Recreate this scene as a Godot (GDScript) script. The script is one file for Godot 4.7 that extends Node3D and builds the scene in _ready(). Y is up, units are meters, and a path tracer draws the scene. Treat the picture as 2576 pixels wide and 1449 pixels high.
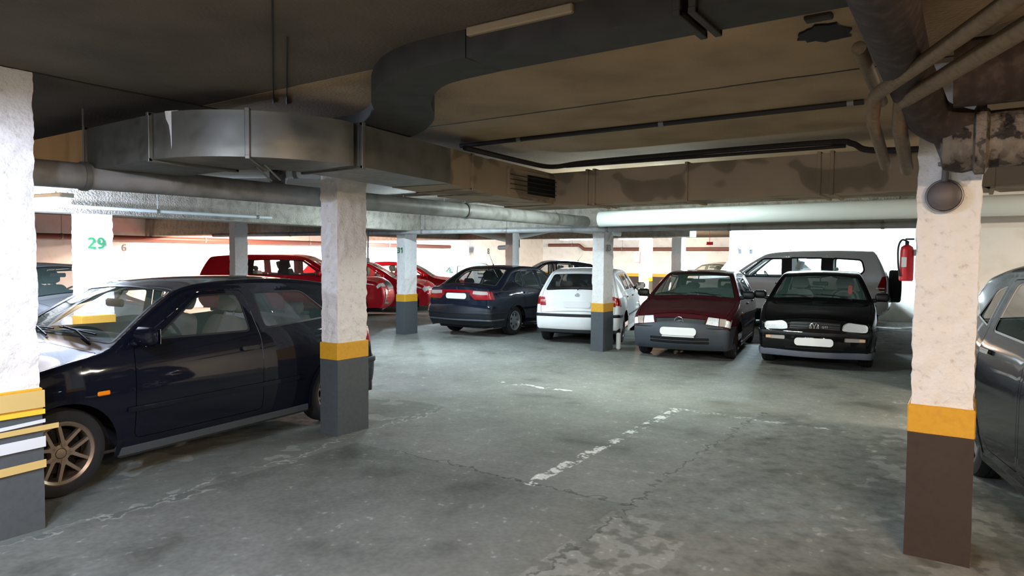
extends Node3D
# An underground car park. x to the right along the rows of pillars, -z into the hall, y up, metres.

class Tri:
	var p := PackedVector3Array()   # three corners per triangle, counter-clockwise seen from outside
	func t(a: Vector3, b: Vector3, c: Vector3) -> void:
		p.push_back(a); p.push_back(b); p.push_back(c)
	func q(a: Vector3, b: Vector3, c: Vector3, d: Vector3) -> void:
		t(a, b, c); t(a, c, d)
	func add(o: Tri, x := Transform3D()) -> void:
		for v in o.p: p.push_back(x * v)

var mats := {}
var taken := {}
const DEG := PI / 180.0

# ---------------------------------------------------------------- naming
func numbered(called: String) -> String:
	var n: int = taken.get(called, 0)
	taken[called] = n + 1
	return called if n == 0 else "%s_%03d" % [called, n]

func tag(o: Node, label: String, category: String, group := "", kind := "") -> Node:
	o.set_meta("label", label); o.set_meta("category", category)
	if group: o.set_meta("group", group)
	if kind: o.set_meta("kind", kind)
	return o

func thing(called: String, label: String, category: String, at := Vector3.ZERO, turn := 0.0, group := "") -> Node3D:
	var o := Node3D.new()
	o.name = numbered(called)
	add_child(o, true)
	o.position = at; o.rotation.y = turn
	tag(o, label, category, group, "thing")
	return o

func obj(called: String, tri: Tri, m: Material, parent: Node = self, crease := 38.0) -> MeshInstance3D:
	var o := MeshInstance3D.new()
	o.name = numbered(called) if parent == self else called
	o.mesh = bake(tri, crease)
	o.material_override = m
	o.cast_shadow = GeometryInstance3D.SHADOW_CASTING_SETTING_ON
	parent.add_child(o, true)
	return o

func share(called: String, mesh: Mesh, m: Material, parent: Node, x := Transform3D()) -> MeshInstance3D:
	var o := MeshInstance3D.new()
	o.name = called
	o.mesh = mesh; o.material_override = m; o.transform = x
	parent.add_child(o, true)
	return o

func struct(called: String, tri: Tri, m: Material, label: String, category: String, crease := 30.0) -> MeshInstance3D:
	var o := obj(called, tri, m, self, crease)
	tag(o, label, category, "", "structure")
	return o

# smooth normals across edges flatter than the crease; triangles turned clockwise for Godot
func bake(tri: Tri, crease := 38.0) -> ArrayMesh:
	var p := tri.p
	var nt := p.size() / 3
	var fn := PackedVector3Array(); fn.resize(nt)
	var at := {}
	var id := PackedInt32Array(); id.resize(p.size())
	var lists: Array = []
	for f in nt:
		fn[f] = (p[f * 3 + 1] - p[f * 3]).cross(p[f * 3 + 2] - p[f * 3])
		for k in 3:
			var v := p[f * 3 + k]
			var key := Vector3i(roundi(v.x * 5000.0), roundi(v.y * 5000.0), roundi(v.z * 5000.0))
			var n: int = at.get(key, -1)
			if n < 0:
				n = lists.size(); at[key] = n; lists.append(PackedInt32Array())
			id[f * 3 + k] = n
			lists[n].append(f)
	var unit := PackedVector3Array(); unit.resize(nt)
	for f in nt: unit[f] = fn[f].normalized()
	var c := cos(crease * DEG)
	var vo := PackedVector3Array(); vo.resize(p.size())
	var no := PackedVector3Array(); no.resize(p.size())
	for f in nt:
		var u := unit[f]
		for k in 3:
			var s := Vector3.ZERO
			var l: PackedInt32Array = lists[id[f * 3 + k]]
			for g in l:
				if unit[g].dot(u) >= c: s += fn[g]
			var w: int = f * 3 + (0 if k == 0 else 3 - k)
			vo[w] = p[f * 3 + k]
			no[w] = s.normalized() if s.length_squared() > 1e-20 else u
	var a := []
	a.resize(Mesh.ARRAY_MAX)
	a[Mesh.ARRAY_VERTEX] = vo
	a[Mesh.ARRAY_NORMAL] = no
	var m := ArrayMesh.new()
	m.add_surface_from_arrays(Mesh.PRIMITIVE_TRIANGLES, a)
	return m

# ---------------------------------------------------------------- shapes
func box(T: Tri, c: Vector3, s: Vector3, b := 0.0, x := Transform3D()) -> void:
	var h := s * 0.5
	b = minf(b, minf(h.x, minf(h.y, h.z)) * 0.95)
	var P := func(g: Array, axis: int) -> Vector3:
		var v := Vector3.ZERO
		for k in 3: v[k] = g[k] * (h[k] if k == axis else h[k] - b)
		return v
	var put := func(l: Array) -> void:
		var m := Vector3.ZERO
		for v in l: m += v
		var flip: bool = (l[1] - l[0]).cross(l[2] - l[0]).dot(m) < 0.0
		for k in range(1, l.size() - 1):
			var i := k; var j := k + 1
			if flip: i = k + 1; j = k
			T.t(x * (c + l[0]), x * (c + l[i]), x * (c + l[j]))
	for a in 3:
		var u := (a + 1) % 3; var w := (a + 2) % 3
		for s1 in [-1, 1]:
			var l := []
			for pr in [[-1, -1], [1, -1], [1, 1], [-1, 1]]:
				var g := [0, 0, 0]; g[a] = s1; g[u] = pr[0]; g[w] = pr[1]
				l.append(P.call(g, a))
			put.call(l)
			if b > 0.0:
				for s2 in [-1, 1]:
					var l2 := []
					for pr in [[-1, a], [1, a], [1, u], [-1, u]]:
						var g := [0, 0, 0]; g[a] = s1; g[u] = s2; g[w] = pr[0]
						l2.append(P.call(g, pr[1]))
					put.call(l2)
	if b > 0.0:
		for i in 8:
			var g := [1 if i & 1 else -1, 1 if i & 2 else -1, 1 if i & 4 else -1]
			put.call([P.call(g, 0), P.call(g, 1), P.call(g, 2)])

func smooth_path(pts: Array, n: int) -> PackedVector3Array:
	var out := PackedVector3Array()
	for i in pts.size() - 1:
		var a: Vector3 = pts[maxi(i - 1, 0)]; var b: Vector3 = pts[i]; var c: Vector3 = pts[i + 1]; var d: Vector3 = pts[mini(i + 2, pts.size() - 1)]
		for k in n: out.push_back(b.cubic_interpolate(c, a, d, float(k) / n))
	out.push_back(pts[-1])
	return out

# straight runs joined by round bends of radius r
func bends(pts: Array, r: float, n := 8) -> PackedVector3Array:
	var out := PackedVector3Array()
	out.push_back(pts[0])
	for i in range(1, pts.size() - 1):
		var a: Vector3 = (pts[i - 1] - pts[i]).normalized(); var b: Vector3 = (pts[i + 1] - pts[i]).normalized()
		var d: float = r / tan(acos(clampf(a.dot(b), -1, 1)) * 0.5)
		d = minf(d, minf((pts[i - 1] - pts[i]).length(), (pts[i + 1] - pts[i]).length()) * 0.49)
		var s: Vector3 = pts[i] + a * d; var e: Vector3 = pts[i] + b * d
		for k in n + 1:
			var t := float(k) / n
			out.push_back(s.lerp(pts[i], t).lerp(pts[i].lerp(e, t), t))
	out.push_back(pts[-1])
	return out

func tube(T: Tri, path: PackedVector3Array, r, seg := 12, cap := true) -> void:
	var rings := []
	var up := Vector3.UP
	var n := path.size()
	var d0 := (path[1] - path[0]).normalized()
	if absf(d0.dot(up)) > 0.95: up = Vector3.RIGHT
	var side := d0.cross(up).normalized()
	for i in n:
		var d := (path[mini(i + 1, n - 1)] - path[maxi(i - 1, 0)]).normalized()
		side = (side - d * side.dot(d)).normalized()
		var u := side.cross(d)
		var rr: float = r[i] if r is PackedFloat32Array or r is Array else r
		var ring := PackedVector3Array()
		for k in seg:
			var a := TAU * k / seg
			ring.push_back(path[i] + (side * cos(a) + u * sin(a)) * rr)
		rings.append(ring)
	for i in n - 1:
		for k in seg:
			var j := (k + 1) % seg
			T.q(rings[i][k], rings[i + 1][k], rings[i + 1][j], rings[i][j])
	if cap:
		for k in seg:
			var j := (k + 1) % seg
			T.t(path[0], rings[0][k], rings[0][j])
			T.t(path[n - 1], rings[n - 1][j], rings[n - 1][k])

func ctube(called: String, path: PackedVector3Array, r, m: Material, parent: Node, seg := 12) -> MeshInstance3D:
	var T := Tri.new()
	tube(T, path, r, seg)
	return obj(called, T, m, parent)

# profile of (radius, along) turned about the x axis of the transform
func lathe(T: Tri, prof: Array, seg: int, x := Transform3D()) -> void:
	for i in prof.size() - 1:
		var a: Vector2 = prof[i]; var b: Vector2 = prof[i + 1]
		for k in seg:
			var f := TAU * k / seg; var g := TAU * (k + 1) / seg
			var p := [Vector3(a.y, a.x * cos(f), a.x * sin(f)), Vector3(a.y, a.x * cos(g), a.x * sin(g)), Vector3(b.y, b.x * cos(g), b.x * sin(g)), Vector3(b.y, b.x * cos(f), b.x * sin(f))]
			if a.x > 1e-5: T.t(x * p[0], x * p[1], x * p[2])
			if b.x > 1e-5: T.t(x * p[0], x * p[2], x * p[3])

# a flat outline in the transform's xy plane, pushed along its z from 0 to depth
func prism(T: Tri, poly: PackedVector2Array, depth: float, x := Transform3D()) -> void:
	if Geometry2D.is_polygon_clockwise(poly): poly.reverse()
	var idx := Geometry2D.triangulate_polygon(poly)
	for k in range(0, idx.size(), 3):
		var a := poly[idx[k]]; var b := poly[idx[k + 1]]; var c := poly[idx[k + 2]]
		if (b - a).cross(c - a) < 0.0:
			var s := b; b = c; c = s
		T.t(x * Vector3(a.x, a.y, depth), x * Vector3(b.x, b.y, depth), x * Vector3(c.x, c.y, depth))
		T.t(x * Vector3(a.x, a.y, 0), x * Vector3(c.x, c.y, 0), x * Vector3(b.x, b.y, 0))
	for k in poly.size():
		var a := poly[k]; var b := poly[(k + 1) % poly.size()]
		T.q(x * Vector3(a.x, a.y, 0), x * Vector3(b.x, b.y, 0), x * Vector3(b.x, b.y, depth), x * Vector3(a.x, a.y, depth))

func rrect(w: float, h: float, r: float, n := 5) -> PackedVector2Array:
	var o := PackedVector2Array()
	for c in 4:
		var cx := (w / 2 - r) * (1 if c == 0 or c == 3 else -1); var cy := (h / 2 - r) * (1 if c < 2 else -1)
		for k in n + 1:
			var a := (c + float(k) / n) * PI / 2
			o.push_back(Vector2(cx + cos(a) * r, cy + sin(a) * r))
	return o

func circle(c: Vector2, r: float, n := 28) -> PackedVector2Array:
	var o := PackedVector2Array()
	for k in n: o.push_back(c + Vector2(cos(TAU * k / n), sin(TAU * k / n)) * r)
	return o

func pv(a: Array) -> PackedVector2Array:
	var o := PackedVector2Array()
	for k in range(0, a.size(), 2): o.push_back(Vector2(a[k], a[k + 1]))
	return o

# rounds the corners of an outline
func soft(poly: PackedVector2Array, r: float, n := 4) -> PackedVector2Array:
	var o := PackedVector2Array()
	var c := poly.size()
	for i in c:
		var p := poly[i]
		var a := (poly[(i + c - 1) % c] - p); var b := (poly[(i + 1) % c] - p)
		var d := minf(r, minf(a.length(), b.length()) * 0.45)
		var s := p + a.normalized() * d; var e := p + b.normalized() * d
		for k in n + 1:
			var t := float(k) / n
			o.push_back(s.lerp(p, t).lerp(p.lerp(e, t), t))
	return o

# an outline in two numbers with holes, cut into cells and bent into space by f
func chart(T: Tri, dom: PackedVector2Array, holes: Array, cell: float, f: Callable, flip: bool) -> void:
	var lo := dom[0]; var hi := dom[0]
	for v in dom: lo = lo.min(v); hi = hi.max(v)
	var o := Vector2i(floori(lo.x / cell), floori(lo.y / cell))
	var n := Vector2i(floori(hi.x / cell), floori(hi.y / cell)) - o + Vector2i.ONE
	var polys: Array = [dom]
	for h in holes: polys.append(h)
	var marks := []
	for pi in polys.size():
		var d := {}
		var pl: PackedVector2Array = polys[pi]
		for i in pl.size():
			var a := pl[i]; var b := pl[(i + 1) % pl.size()]
			var st := maxi(1, ceili(a.distance_to(b) / (cell * 0.2)))
			for k in st + 1:
				var v := a.lerp(b, float(k) / st)
				for e in [Vector2(-1e-3, -1e-3), Vector2(1e-3, 1e-3), Vector2(-1e-3, 1e-3), Vector2(1e-3, -1e-3)]:
					d[Vector2i(floori((v.x + e.x) / cell), floori((v.y + e.y) / cell))] = true
		marks.append(d)
	var memo := {}
	var at := func(v: Vector2) -> Vector3:
		var key := Vector2i(roundi(v.x * 20000.0), roundi(v.y * 20000.0))
		if not memo.has(key): memo[key] = f.call(v)
		return memo[key]
	for j in n.y:
		for i in n.x:
			var c := o + Vector2i(i, j)
			var p0 := Vector2(c) * cell
			var p1 := p0 + Vector2(cell, cell)
			var sq := PackedVector2Array([p0, Vector2(p1.x, p0.y), p1, Vector2(p0.x, p1.y)])
			var mid := (p0 + p1) * 0.5
			var parts: Array = [sq]
			if marks[0].has(c): parts = Geometry2D.intersect_polygons(sq, dom)
			elif not Geometry2D.is_point_in_polygon(mid, dom): continue
			var gone := false
			for k in range(1, polys.size()):
				if marks[k].has(c):
					var nx := []
					for g in parts: nx.append_array(Geometry2D.clip_polygons(g, polys[k]))
					parts = nx
				elif Geometry2D.is_point_in_polygon(mid, polys[k]):
					gone = true; break
			if gone: continue
			for g in parts:
				if g.size() == 4 and parts.size() == 1 and g == sq:
					var A: Vector3 = at.call(g[0]); var B: Vector3 = at.call(g[1]); var C: Vector3 = at.call(g[2]); var D: Vector3 = at.call(g[3])
					if flip: T.q(A, D, C, B)
					else: T.q(A, B, C, D)
					continue
				var idx := Geometry2D.triangulate_polygon(g)
				for k in range(0, idx.size(), 3):
					var a: Vector2 = g[idx[k]]; var b: Vector2 = g[idx[k + 1]]; var cc: Vector2 = g[idx[k + 2]]
					var cr := (b - a).cross(cc - a)
					if absf(cr) < 1e-8: continue
					if (cr < 0.0) != flip: T.t(at.call(a), at.call(cc), at.call(b))
					else: T.t(at.call(a), at.call(b), at.call(cc))

# a smooth curve through (where, value) pairs, kept as a table
class Table:
	var lo := 0.0
	var hi := 1.0
	var v := PackedFloat32Array()
	func _init(c: Array, n := 160) -> void:
		lo = c[0][0]; hi = c[-1][0]
		for k in n + 1:
			var x := lerpf(lo, hi, float(k) / n)
			var i := 0
			while i < c.size() - 2 and x > c[i + 1][0]: i += 1
			var h: float = c[i + 1][0] - c[i][0]
			var t := clampf((x - c[i][0]) / h, 0, 1)
			var d: float = (c[i + 1][1] - c[i][1]) / h
			var ma := d; var mb := d
			if i > 0:
				var e: float = (c[i][1] - c[i - 1][1]) / (c[i][0] - c[i - 1][0])
				ma = 0.0 if e * d <= 0 else 2.0 * e * d / (e + d)
			if i < c.size() - 2:
				var e: float = (c[i + 2][1] - c[i + 1][1]) / (c[i + 2][0] - c[i + 1][0])
				mb = 0.0 if e * d <= 0 else 2.0 * e * d / (e + d)
			var t2 := t * t; var t3 := t2 * t
			v.push_back((2 * t3 - 3 * t2 + 1) * c[i][1] + (t3 - 2 * t2 + t) * h * ma + (3 * t2 - 2 * t3) * c[i + 1][1] + (t3 - t2) * h * mb)
	func at(x: float) -> float:
		var g := clampf((x - lo) / (hi - lo), 0, 1) * (v.size() - 1)
		var i := mini(int(g), v.size() - 2)
		return lerpf(v[i], v[i + 1], g - i)

# ---------------------------------------------------------------- materials
func rgb(r: int, g: int, b: int) -> Color: return Color8(r, g, b)

func mat(called: String, c: Color, rough := 0.6, metal := 0.0, spec := 0.5) -> StandardMaterial3D:
	if mats.has(called): return mats[called]
	var m := StandardMaterial3D.new()
	m.resource_name = called
	m.albedo_color = c; m.roughness = rough; m.metallic = metal; m.metallic_specular = spec
	mats[called] = m
	return m

func paint(called: String, c: Color, rough := 0.32, metal := 0.0) -> StandardMaterial3D:
	var m := mat(called, c, rough + 0.2, metal, 0.15)
	m.clearcoat_enabled = true; m.clearcoat = 0.8; m.clearcoat_roughness = 0.04
	return m

func glass(called: String, c: Color, a: float) -> StandardMaterial3D:
	var m := mat(called, Color(c.r, c.g, c.b, a), 0.02)
	m.transparency = BaseMaterial3D.TRANSPARENCY_ALPHA
	m.cull_mode = BaseMaterial3D.CULL_DISABLED
	return m

func glow(called: String, c: Color, e: float) -> StandardMaterial3D:
	var m := mat(called, c, 0.5)
	m.emission_enabled = true; m.emission = c; m.emission_energy_multiplier = e
	return m

func noise_tex(sd: int, freq: float, ramp: Array, size := 512, oct := 5, kind := FastNoiseLite.TYPE_SIMPLEX_SMOOTH) -> NoiseTexture2D:
	var n := FastNoiseLite.new()
	n.seed = sd; n.frequency = freq; n.noise_type = kind; n.fractal_octaves = oct
	var t := NoiseTexture2D.new()
	t.width = size; t.height = size; t.seamless = true; t.noise = n
	var g := Gradient.new()
	g.offsets = PackedFloat32Array(ramp.map(func(e): return e[0]))
	g.colors = PackedColorArray(ramp.map(func(e): return e[1]))
	t.color_ramp = g
	return t

func bump_tex(sd: int, freq: float, strength: float, size := 512, oct := 4, kind := FastNoiseLite.TYPE_SIMPLEX_SMOOTH) -> NoiseTexture2D:
	var n := FastNoiseLite.new()
	n.seed = sd; n.frequency = freq; n.noise_type = kind; n.fractal_octaves = oct
	var t := NoiseTexture2D.new()
	t.width = size; t.height = size; t.seamless = true; t.noise = n
	t.as_normal_map = true; t.bump_strength = strength
	return t

func tri_map(m: StandardMaterial3D, scale: float, world := true) -> StandardMaterial3D:
	m.uv1_triplanar = true; m.uv1_world_triplanar = world
	m.uv1_scale = Vector3.ONE * scale
	return m

# ---------------------------------------------------------------- cars
# A car's own axes: x to its right, y up, z backwards from the front bumper. Its skin is two bent sheets: the flanks,
# over (z, y), and one band over (x, s), where s runs along the silhouette from under the front bumper over the roof to the back.
class BodySkin:
	var L: float
	var P := PackedVector2Array()     # silhouette (z, y)
	var N := PackedVector2Array()     # its outward normals
	var R := PackedFloat32Array()     # corner radius
	var C := PackedFloat32Array()     # how far the middle bulges
	var S := PackedFloat32Array()     # length along it
	var XE := PackedFloat32Array()    # half width of the band
	var inner := PackedVector2Array() # flank outline
	var plan: Table
	var sec: Table
	var arches: Array
	var sill: float
	func half(z: float, y: float) -> float: return plan.at(z) + sec.at(y)
	func _init(d: Dictionary) -> void:
		L = d.L; sill = d.sill; arches = d.arches
		plan = Table.new(d.plan); sec = Table.new(d.sec)
		var c: Array = d.line
		for i in c.size() - 1:
			var a: Array = c[maxi(i - 1, 0)]; var b: Array = c[i]; var e: Array = c[i + 1]; var g: Array = c[mini(i + 2, c.size() - 1)]
			var pb := Vector2(b[0], b[1]); var pe := Vector2(e[0], e[1])
			var n := maxi(2, ceili(pb.distance_to(pe) / 0.045))
			var h := pb.distance_to(pe)
			var ta := (pe - Vector2(a[0], a[1])); var tb := (Vector2(g[0], g[1]) - pb)
			ta = ta.normalized() * h if ta.length() > 0 else Vector2.ZERO
			tb = tb.normalized() * h if tb.length() > 0 else Vector2.ZERO
			for k in n:
				var t := float(k) / n
				var t2 := t * t; var t3 := t2 * t
				P.push_back(pb * (2 * t3 - 3 * t2 + 1) + ta * (t3 - 2 * t2 + t) * 0.85 + pe * (3 * t2 - 2 * t3) + tb * (t3 - t2) * 0.85)
				R.push_back(lerpf(b[2], e[2], t)); C.push_back(lerpf(b[3], e[3], t))
		P.push_back(Vector2(c[-1][0], c[-1][1])); R.push_back(c[-1][2]); C.push_back(c[-1][3])
		var s := 0.0
		for i in P.size():
			var tg := (P[mini(i + 1, P.size() - 1)] - P[maxi(i - 1, 0)]).normalized()
			N.push_back(Vector2(-tg.y, tg.x))
			if i > 0: s += P[i].distance_to(P[i - 1])
			S.push_back(s)
			inner.push_back(P[i] - N[i] * R[i])
			XE.push_back(half(inner[i].x, inner[i].y) - R[i])
	func flank() -> PackedVector2Array:
		var o := inner.duplicate()
		o.push_back(Vector2(P[-1].x - 0.02, sill))
		o.push_back(Vector2(P[0].x + 0.02, sill))
		return o
	func find(s: float) -> Vector2:
		var i := clampi(S.bsearch(s) - 1, 0, S.size() - 2)
		return Vector2(i, clampf((s - S[i]) / maxf(S[i + 1] - S[i], 1e-6), 0, 1))
	func xe(s: float) -> float:
		var w := find(s); var i := int(w.x)
		return lerpf(XE[i], XE[i + 1], w.y)
	func on(v: Vector2, off := 0.0) -> Vector3:
		var w := find(v.y); var i := int(w.x); var t := w.y
		var e := lerpf(XE[i], XE[i + 1], t)
		var u := clampf(absf(v.x) / maxf(e, 0.01), 0, 1)
		var n := N[i].lerp(N[i + 1], t).normalized()
		var p := P[i].lerp(P[i + 1], t) + Vector2(n.x, maxf(n.y, 0.0)).normalized() * (lerpf(C[i], C[i + 1], t) * pow(1.0 - u * u, 1.5)) + n * off
		return Vector3(v.x, p.y, p.x)
	func side(v: Vector2, sg: float, off := 0.0) -> Vector3:
		return Vector3(sg * (half(v.x, v.y) + off), v.y, v.x)
	func front(y: float) -> float:
		for i in P.size():
			if P[i].y >= y and i > 0:
				return lerpf(S[i - 1], S[i], clampf((y - P[i - 1].y) / maxf(P[i].y - P[i - 1].y, 1e-4), 0, 1))
		return 0.0
	func rear(y: float) -> float:
		for k in P.size():
			var i := P.size() - 1 - k
			if P[i].y >= y and i < P.size() - 1 and P[i].x > L * 0.6:
				return lerpf(S[i + 1], S[i], clampf((y - P[i + 1].y) / maxf(P[i].y - P[i + 1].y, 1e-4), 0, 1))
		return S[-1]
	func top(z: float) -> float:
		for i in range(1, P.size()):
			if P[i].x >= z and P[i].y > 0.62:
				return lerpf(S[i - 1], S[i], clampf((z - P[i - 1].x) / maxf(P[i].x - P[i - 1].x, 1e-4), 0, 1))
		return S[-1]
	func pos(e: String) -> float:   # f0.7: height 0.7 at the front; t1.2: 1.2 m back over the top; r0.7: height 0.7 at the back
		var v := float(e.substr(1))
		return front(v) if e[0] == "f" else top(v) if e[0] == "t" else rear(v)
	func mid(s: float, off := 0.0) -> Vector3: return on(Vector2(0, s), off)
	func tilt(s: float) -> Basis:   # z outwards, y along the skin upwards (front) for badges and plates
		var w := find(s); var n := N[int(w.x)]
		var o := Vector3(0, n.y, n.x)
		return Basis(Vector3.UP.cross(o).normalized() if absf(o.y) < 0.95 else Vector3.RIGHT, Vector3.UP, o).orthonormalized()

func face(sk: BodySkin, poly: PackedVector2Array, back: bool) -> PackedVector2Array:
	var o := PackedVector2Array()
	for v in poly: o.push_back(Vector2(v.x, sk.rear(v.y) if back else sk.front(v.y)))
	return o

func flipx(p: PackedVector2Array) -> PackedVector2Array:
	var o := PackedVector2Array()
	for k in p.size(): o.push_back(Vector2(-p[p.size() - 1 - k].x, p[p.size() - 1 - k].y))
	return o

func shrink(p: PackedVector2Array, by: float) -> PackedVector2Array:
	var q := p.duplicate()
	if Geometry2D.is_polygon_clockwise(q): q.reverse()
	var l := Geometry2D.offset_polygon(q, -by)
	return l[0] if l.size() else q

func wheel(parent: Node3D, at: Vector3, sg: float, d: Dictionary) -> void:
	var key := "%s %.3f" % [d.rim, d.r]
	if not wheels.has(key): wheels[key] = make_wheel(d)
	var w: Array = wheels[key]
	var b := Basis.IDENTITY if sg > 0 else Basis(Vector3.UP, PI)
	b = b * Basis(Vector3.RIGHT, d.get("spin", 0.3))
	var t := share("wheel", w[0], mats.tyre, parent, Transform3D(b, at))
	t.set_meta("label", "black rubber tyre")
	share("rim", w[1], mats[d.rim_mat], t)
	if w[2]: share("hub_cap", w[2], mats[d.get("cap_mat", d.rim_mat)], t)
	share("brake_disc", w[3], mats.under, t)

var wheels := {}
# wheels stand on the x axis, outer face at +x
func make_wheel(d: Dictionary) -> Array:
	var r: float = d.r; var w: float = d.get("w", 0.195); var rr: float = d.get("rr", r * 0.69)
	var h := w / 2
	var T := Tri.new()
	lathe(T, [Vector2(rr, -h * 0.9), Vector2(r - 0.045, -h), Vector2(r - 0.012, -h * 0.86), Vector2(r, -h * 0.62), Vector2(r, -0.026), Vector2(r - 0.008, -0.024), Vector2(r - 0.008, -0.018), Vector2(r, -0.016), Vector2(r, 0.016), Vector2(r - 0.008, 0.018), Vector2(r - 0.008, 0.024), Vector2(r, 0.026), Vector2(r, h * 0.62), Vector2(r - 0.012, h * 0.86), Vector2(r - 0.045, h), Vector2(rr + 0.012, h * 0.96), Vector2(rr, h * 0.88)].map(func(v): return v), 44)
	var R := Tri.new()
	lathe(R, [Vector2(rr - 0.012, -h * 0.5), Vector2(rr - 0.03, h * 0.55), Vector2(rr - 0.022, h * 0.86), Vector2(rr - 0.004, h * 0.98), Vector2(rr + 0.008, h * 0.9)], 40)
	var face_x := h * 0.72
	var cap = null
	if d.rim == "twin":
		for k in 5:
			for e in [-1, 1]:
				var a := TAU * k / 5.0
				var off: float = e
				var pl := pv([0.035, off * 0.030 - 0.011, 0.07, off * 0.034 - 0.012, rr - 0.02, off * 0.046 - 0.010, rr - 0.02, off * 0.046 + 0.010, 0.07, off * 0.034 + 0.012, 0.035, off * 0.030 + 0.011])
				# the spokes bow outwards at the hub and run flat to the rim
				prism(R, pl, 0.03, Transform3D(Basis(Vector3.RIGHT, a) * Basis(Vector3(0, 1, 0), Vector3(0, 0, 1), Vector3(1, 0, 0)), Vector3(face_x - 0.018, 0, 0)))
		for k in 5:
			var a := TAU * (k + 0.5) / 5.0
			prism(R, circle(Vector2(0.062, 0), 0.026, 10), 0.03, Transform3D(Basis(Vector3.RIGHT, a) * Basis(Vector3(0, 1, 0), Vector3(0, 0, 1), Vector3(1, 0, 0)), Vector3(face_x - 0.024, 0, 0)))
		lathe(R, [Vector2(0.062, face_x - 0.05), Vector2(0.060, face_x + 0.004), Vector2(0.036, face_x + 0.006), Vector2(0.034, face_x - 0.006)], 24)
		var Cp := Tri.new()
		lathe(Cp, [Vector2(0.033, face_x - 0.008), Vector2(0.031, face_x + 0.006), Vector2(0.0, face_x + 0.010)], 20)
		cap = bake(Cp)
	elif d.rim == "holes":
		# a dished plate with seven oval holes
		var holes := []
		for k in 7:
			var a := TAU * k / 7.0
			var e := PackedVector2Array()
			for j in 14:
				var b := TAU * j / 14.0
				var v := Vector2(cos(b) * rr * 0.19, sin(b) * rr * 0.145)
				e.push_back((v + Vector2(rr * 0.66, 0)).rotated(a))
			holes.append(e)
		chart(R, circle(Vector2.ZERO, rr - 0.018, 40), holes, 0.03, func(v): return Vector3(face_x - 0.02 + 0.02 * (1.0 - pow(v.length() / rr, 2.0)), v.x, v.y), false)
		chart(R, circle(Vector2.ZERO, rr - 0.018, 40), holes, 0.03, func(v): return Vector3(face_x - 0.034 + 0.02 * (1.0 - pow(v.length() / rr, 2.0)), v.x, v.y), true)
		var Cp := Tri.new()
		lathe(Cp, [Vector2(0.04, face_x - 0.01), Vector2(0.036, face_x + 0.012), Vector2(0.0, face_x + 0.015)], 20)
		cap = bake(Cp)
	else:
		var n: int = d.get("spokes", 5)
		for k in n:
			var a := TAU * k / n
			var wd := 0.9 / n
			var pl := pv([0.02, -wd * 0.12, rr * 0.55, -wd * 0.10 - 0.012, rr - 0.015, -wd * 0.16 - 0.012, rr - 0.015, wd * 0.16 + 0.012, rr * 0.55, wd * 0.10 + 0.012, 0.02, wd * 0.12])
			prism(R, pl, 0.03, Transform3D(Basis(Vector3.RIGHT, a) * Basis(Vector3(0, 1, 0), Vector3(0, 0, 1), Vector3(1, 0, 0)), Vector3(face_x - 0.016, 0, 0)))
		lathe(R, [Vector2(0.07, face_x - 0.05), Vector2(0.066, face_x + 0.008), Vector2(0.03, face_x + 0.014), Vector2(0.0, face_x + 0.015)], 24)
	var D := Tri.new()
	lathe(D, [Vector2(0.0, -h * 0.3), Vector2(rr * 0.72, -h * 0.3), Vector2(rr * 0.72, -h * 0.3 + 0.02), Vector2(0.0, -h * 0.3 + 0.021)], 24)
	lathe(D, [Vector2(0.0, -h * 0.75), Vector2(rr - 0.012, -h * 0.75), Vector2(rr - 0.012, -h * 0.7), Vector2(0, -h * 0.7)], 24)
	return [bake(T), bake(R, 30), cap, bake(D)]

func seat(parent: Node3D, at: Vector3, m: Material, hole := false, name_ := "seat") -> void:
	var T := Tri.new()
	box(T, Vector3(0, 0.10, -0.05), Vector3(0.50, 0.17, 0.52), 0.06)
	var lean := Transform3D(Basis(Vector3.RIGHT, 0.30), Vector3(0, 0.14, 0.20))
	var sh := soft(pv([-0.25, 0, 0.25, 0, 0.25, 0.36, 0.19, 0.56, -0.19, 0.56, -0.25, 0.36]), 0.09)
	prism(T, sh, 0.12, lean)
	var s := obj(name_, T, m, parent, 50)
	s.position = at
	var H := Tri.new()
	if hole:
		for e in [-1, 1]: box(H, Vector3(e * 0.115, 0.66, 0.05), Vector3(0.05, 0.16, 0.07), 0.02, lean)
		for e in [0.60, 0.73]: box(H, Vector3(0, e, 0.05), Vector3(0.27, 0.045, 0.07), 0.02, lean)
	else:
		prism(H, soft(pv([-0.13, 0.6, 0.13, 0.6, 0.15, 0.70, 0.11, 0.79, -0.11, 0.79, -0.15, 0.70]), 0.06), 0.09, lean * Transform3D(Basis.IDENTITY, Vector3(0, 0.0, 0.01)))
	for e in [-1, 1]: tube(H, PackedVector3Array([lean * Vector3(e * 0.06, 0.52, 0.05), lean * Vector3(e * 0.06, 0.62, 0.05)]), 0.008, 8)
	obj("headrest", H, m, s, 50)

# text or a mark standing on a surface; the basis has x along the writing and z out of the surface
func letters(called: String, parent: Node, words: String, height: float, depth: float, m: Material, x: Transform3D, font := "Droid Sans") -> MeshInstance3D:
	var t := TextMesh.new()
	var f := SystemFont.new(); f.font_names = PackedStringArray([font]); f.font_weight = 700
	t.font = f; t.text = words; t.font_size = 32; t.pixel_size = height / 24.0; t.depth = depth
	var o := MeshInstance3D.new()
	o.name = called; o.mesh = t; o.material_override = m; o.transform = x
	parent.add_child(o, true)
	return o

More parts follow.
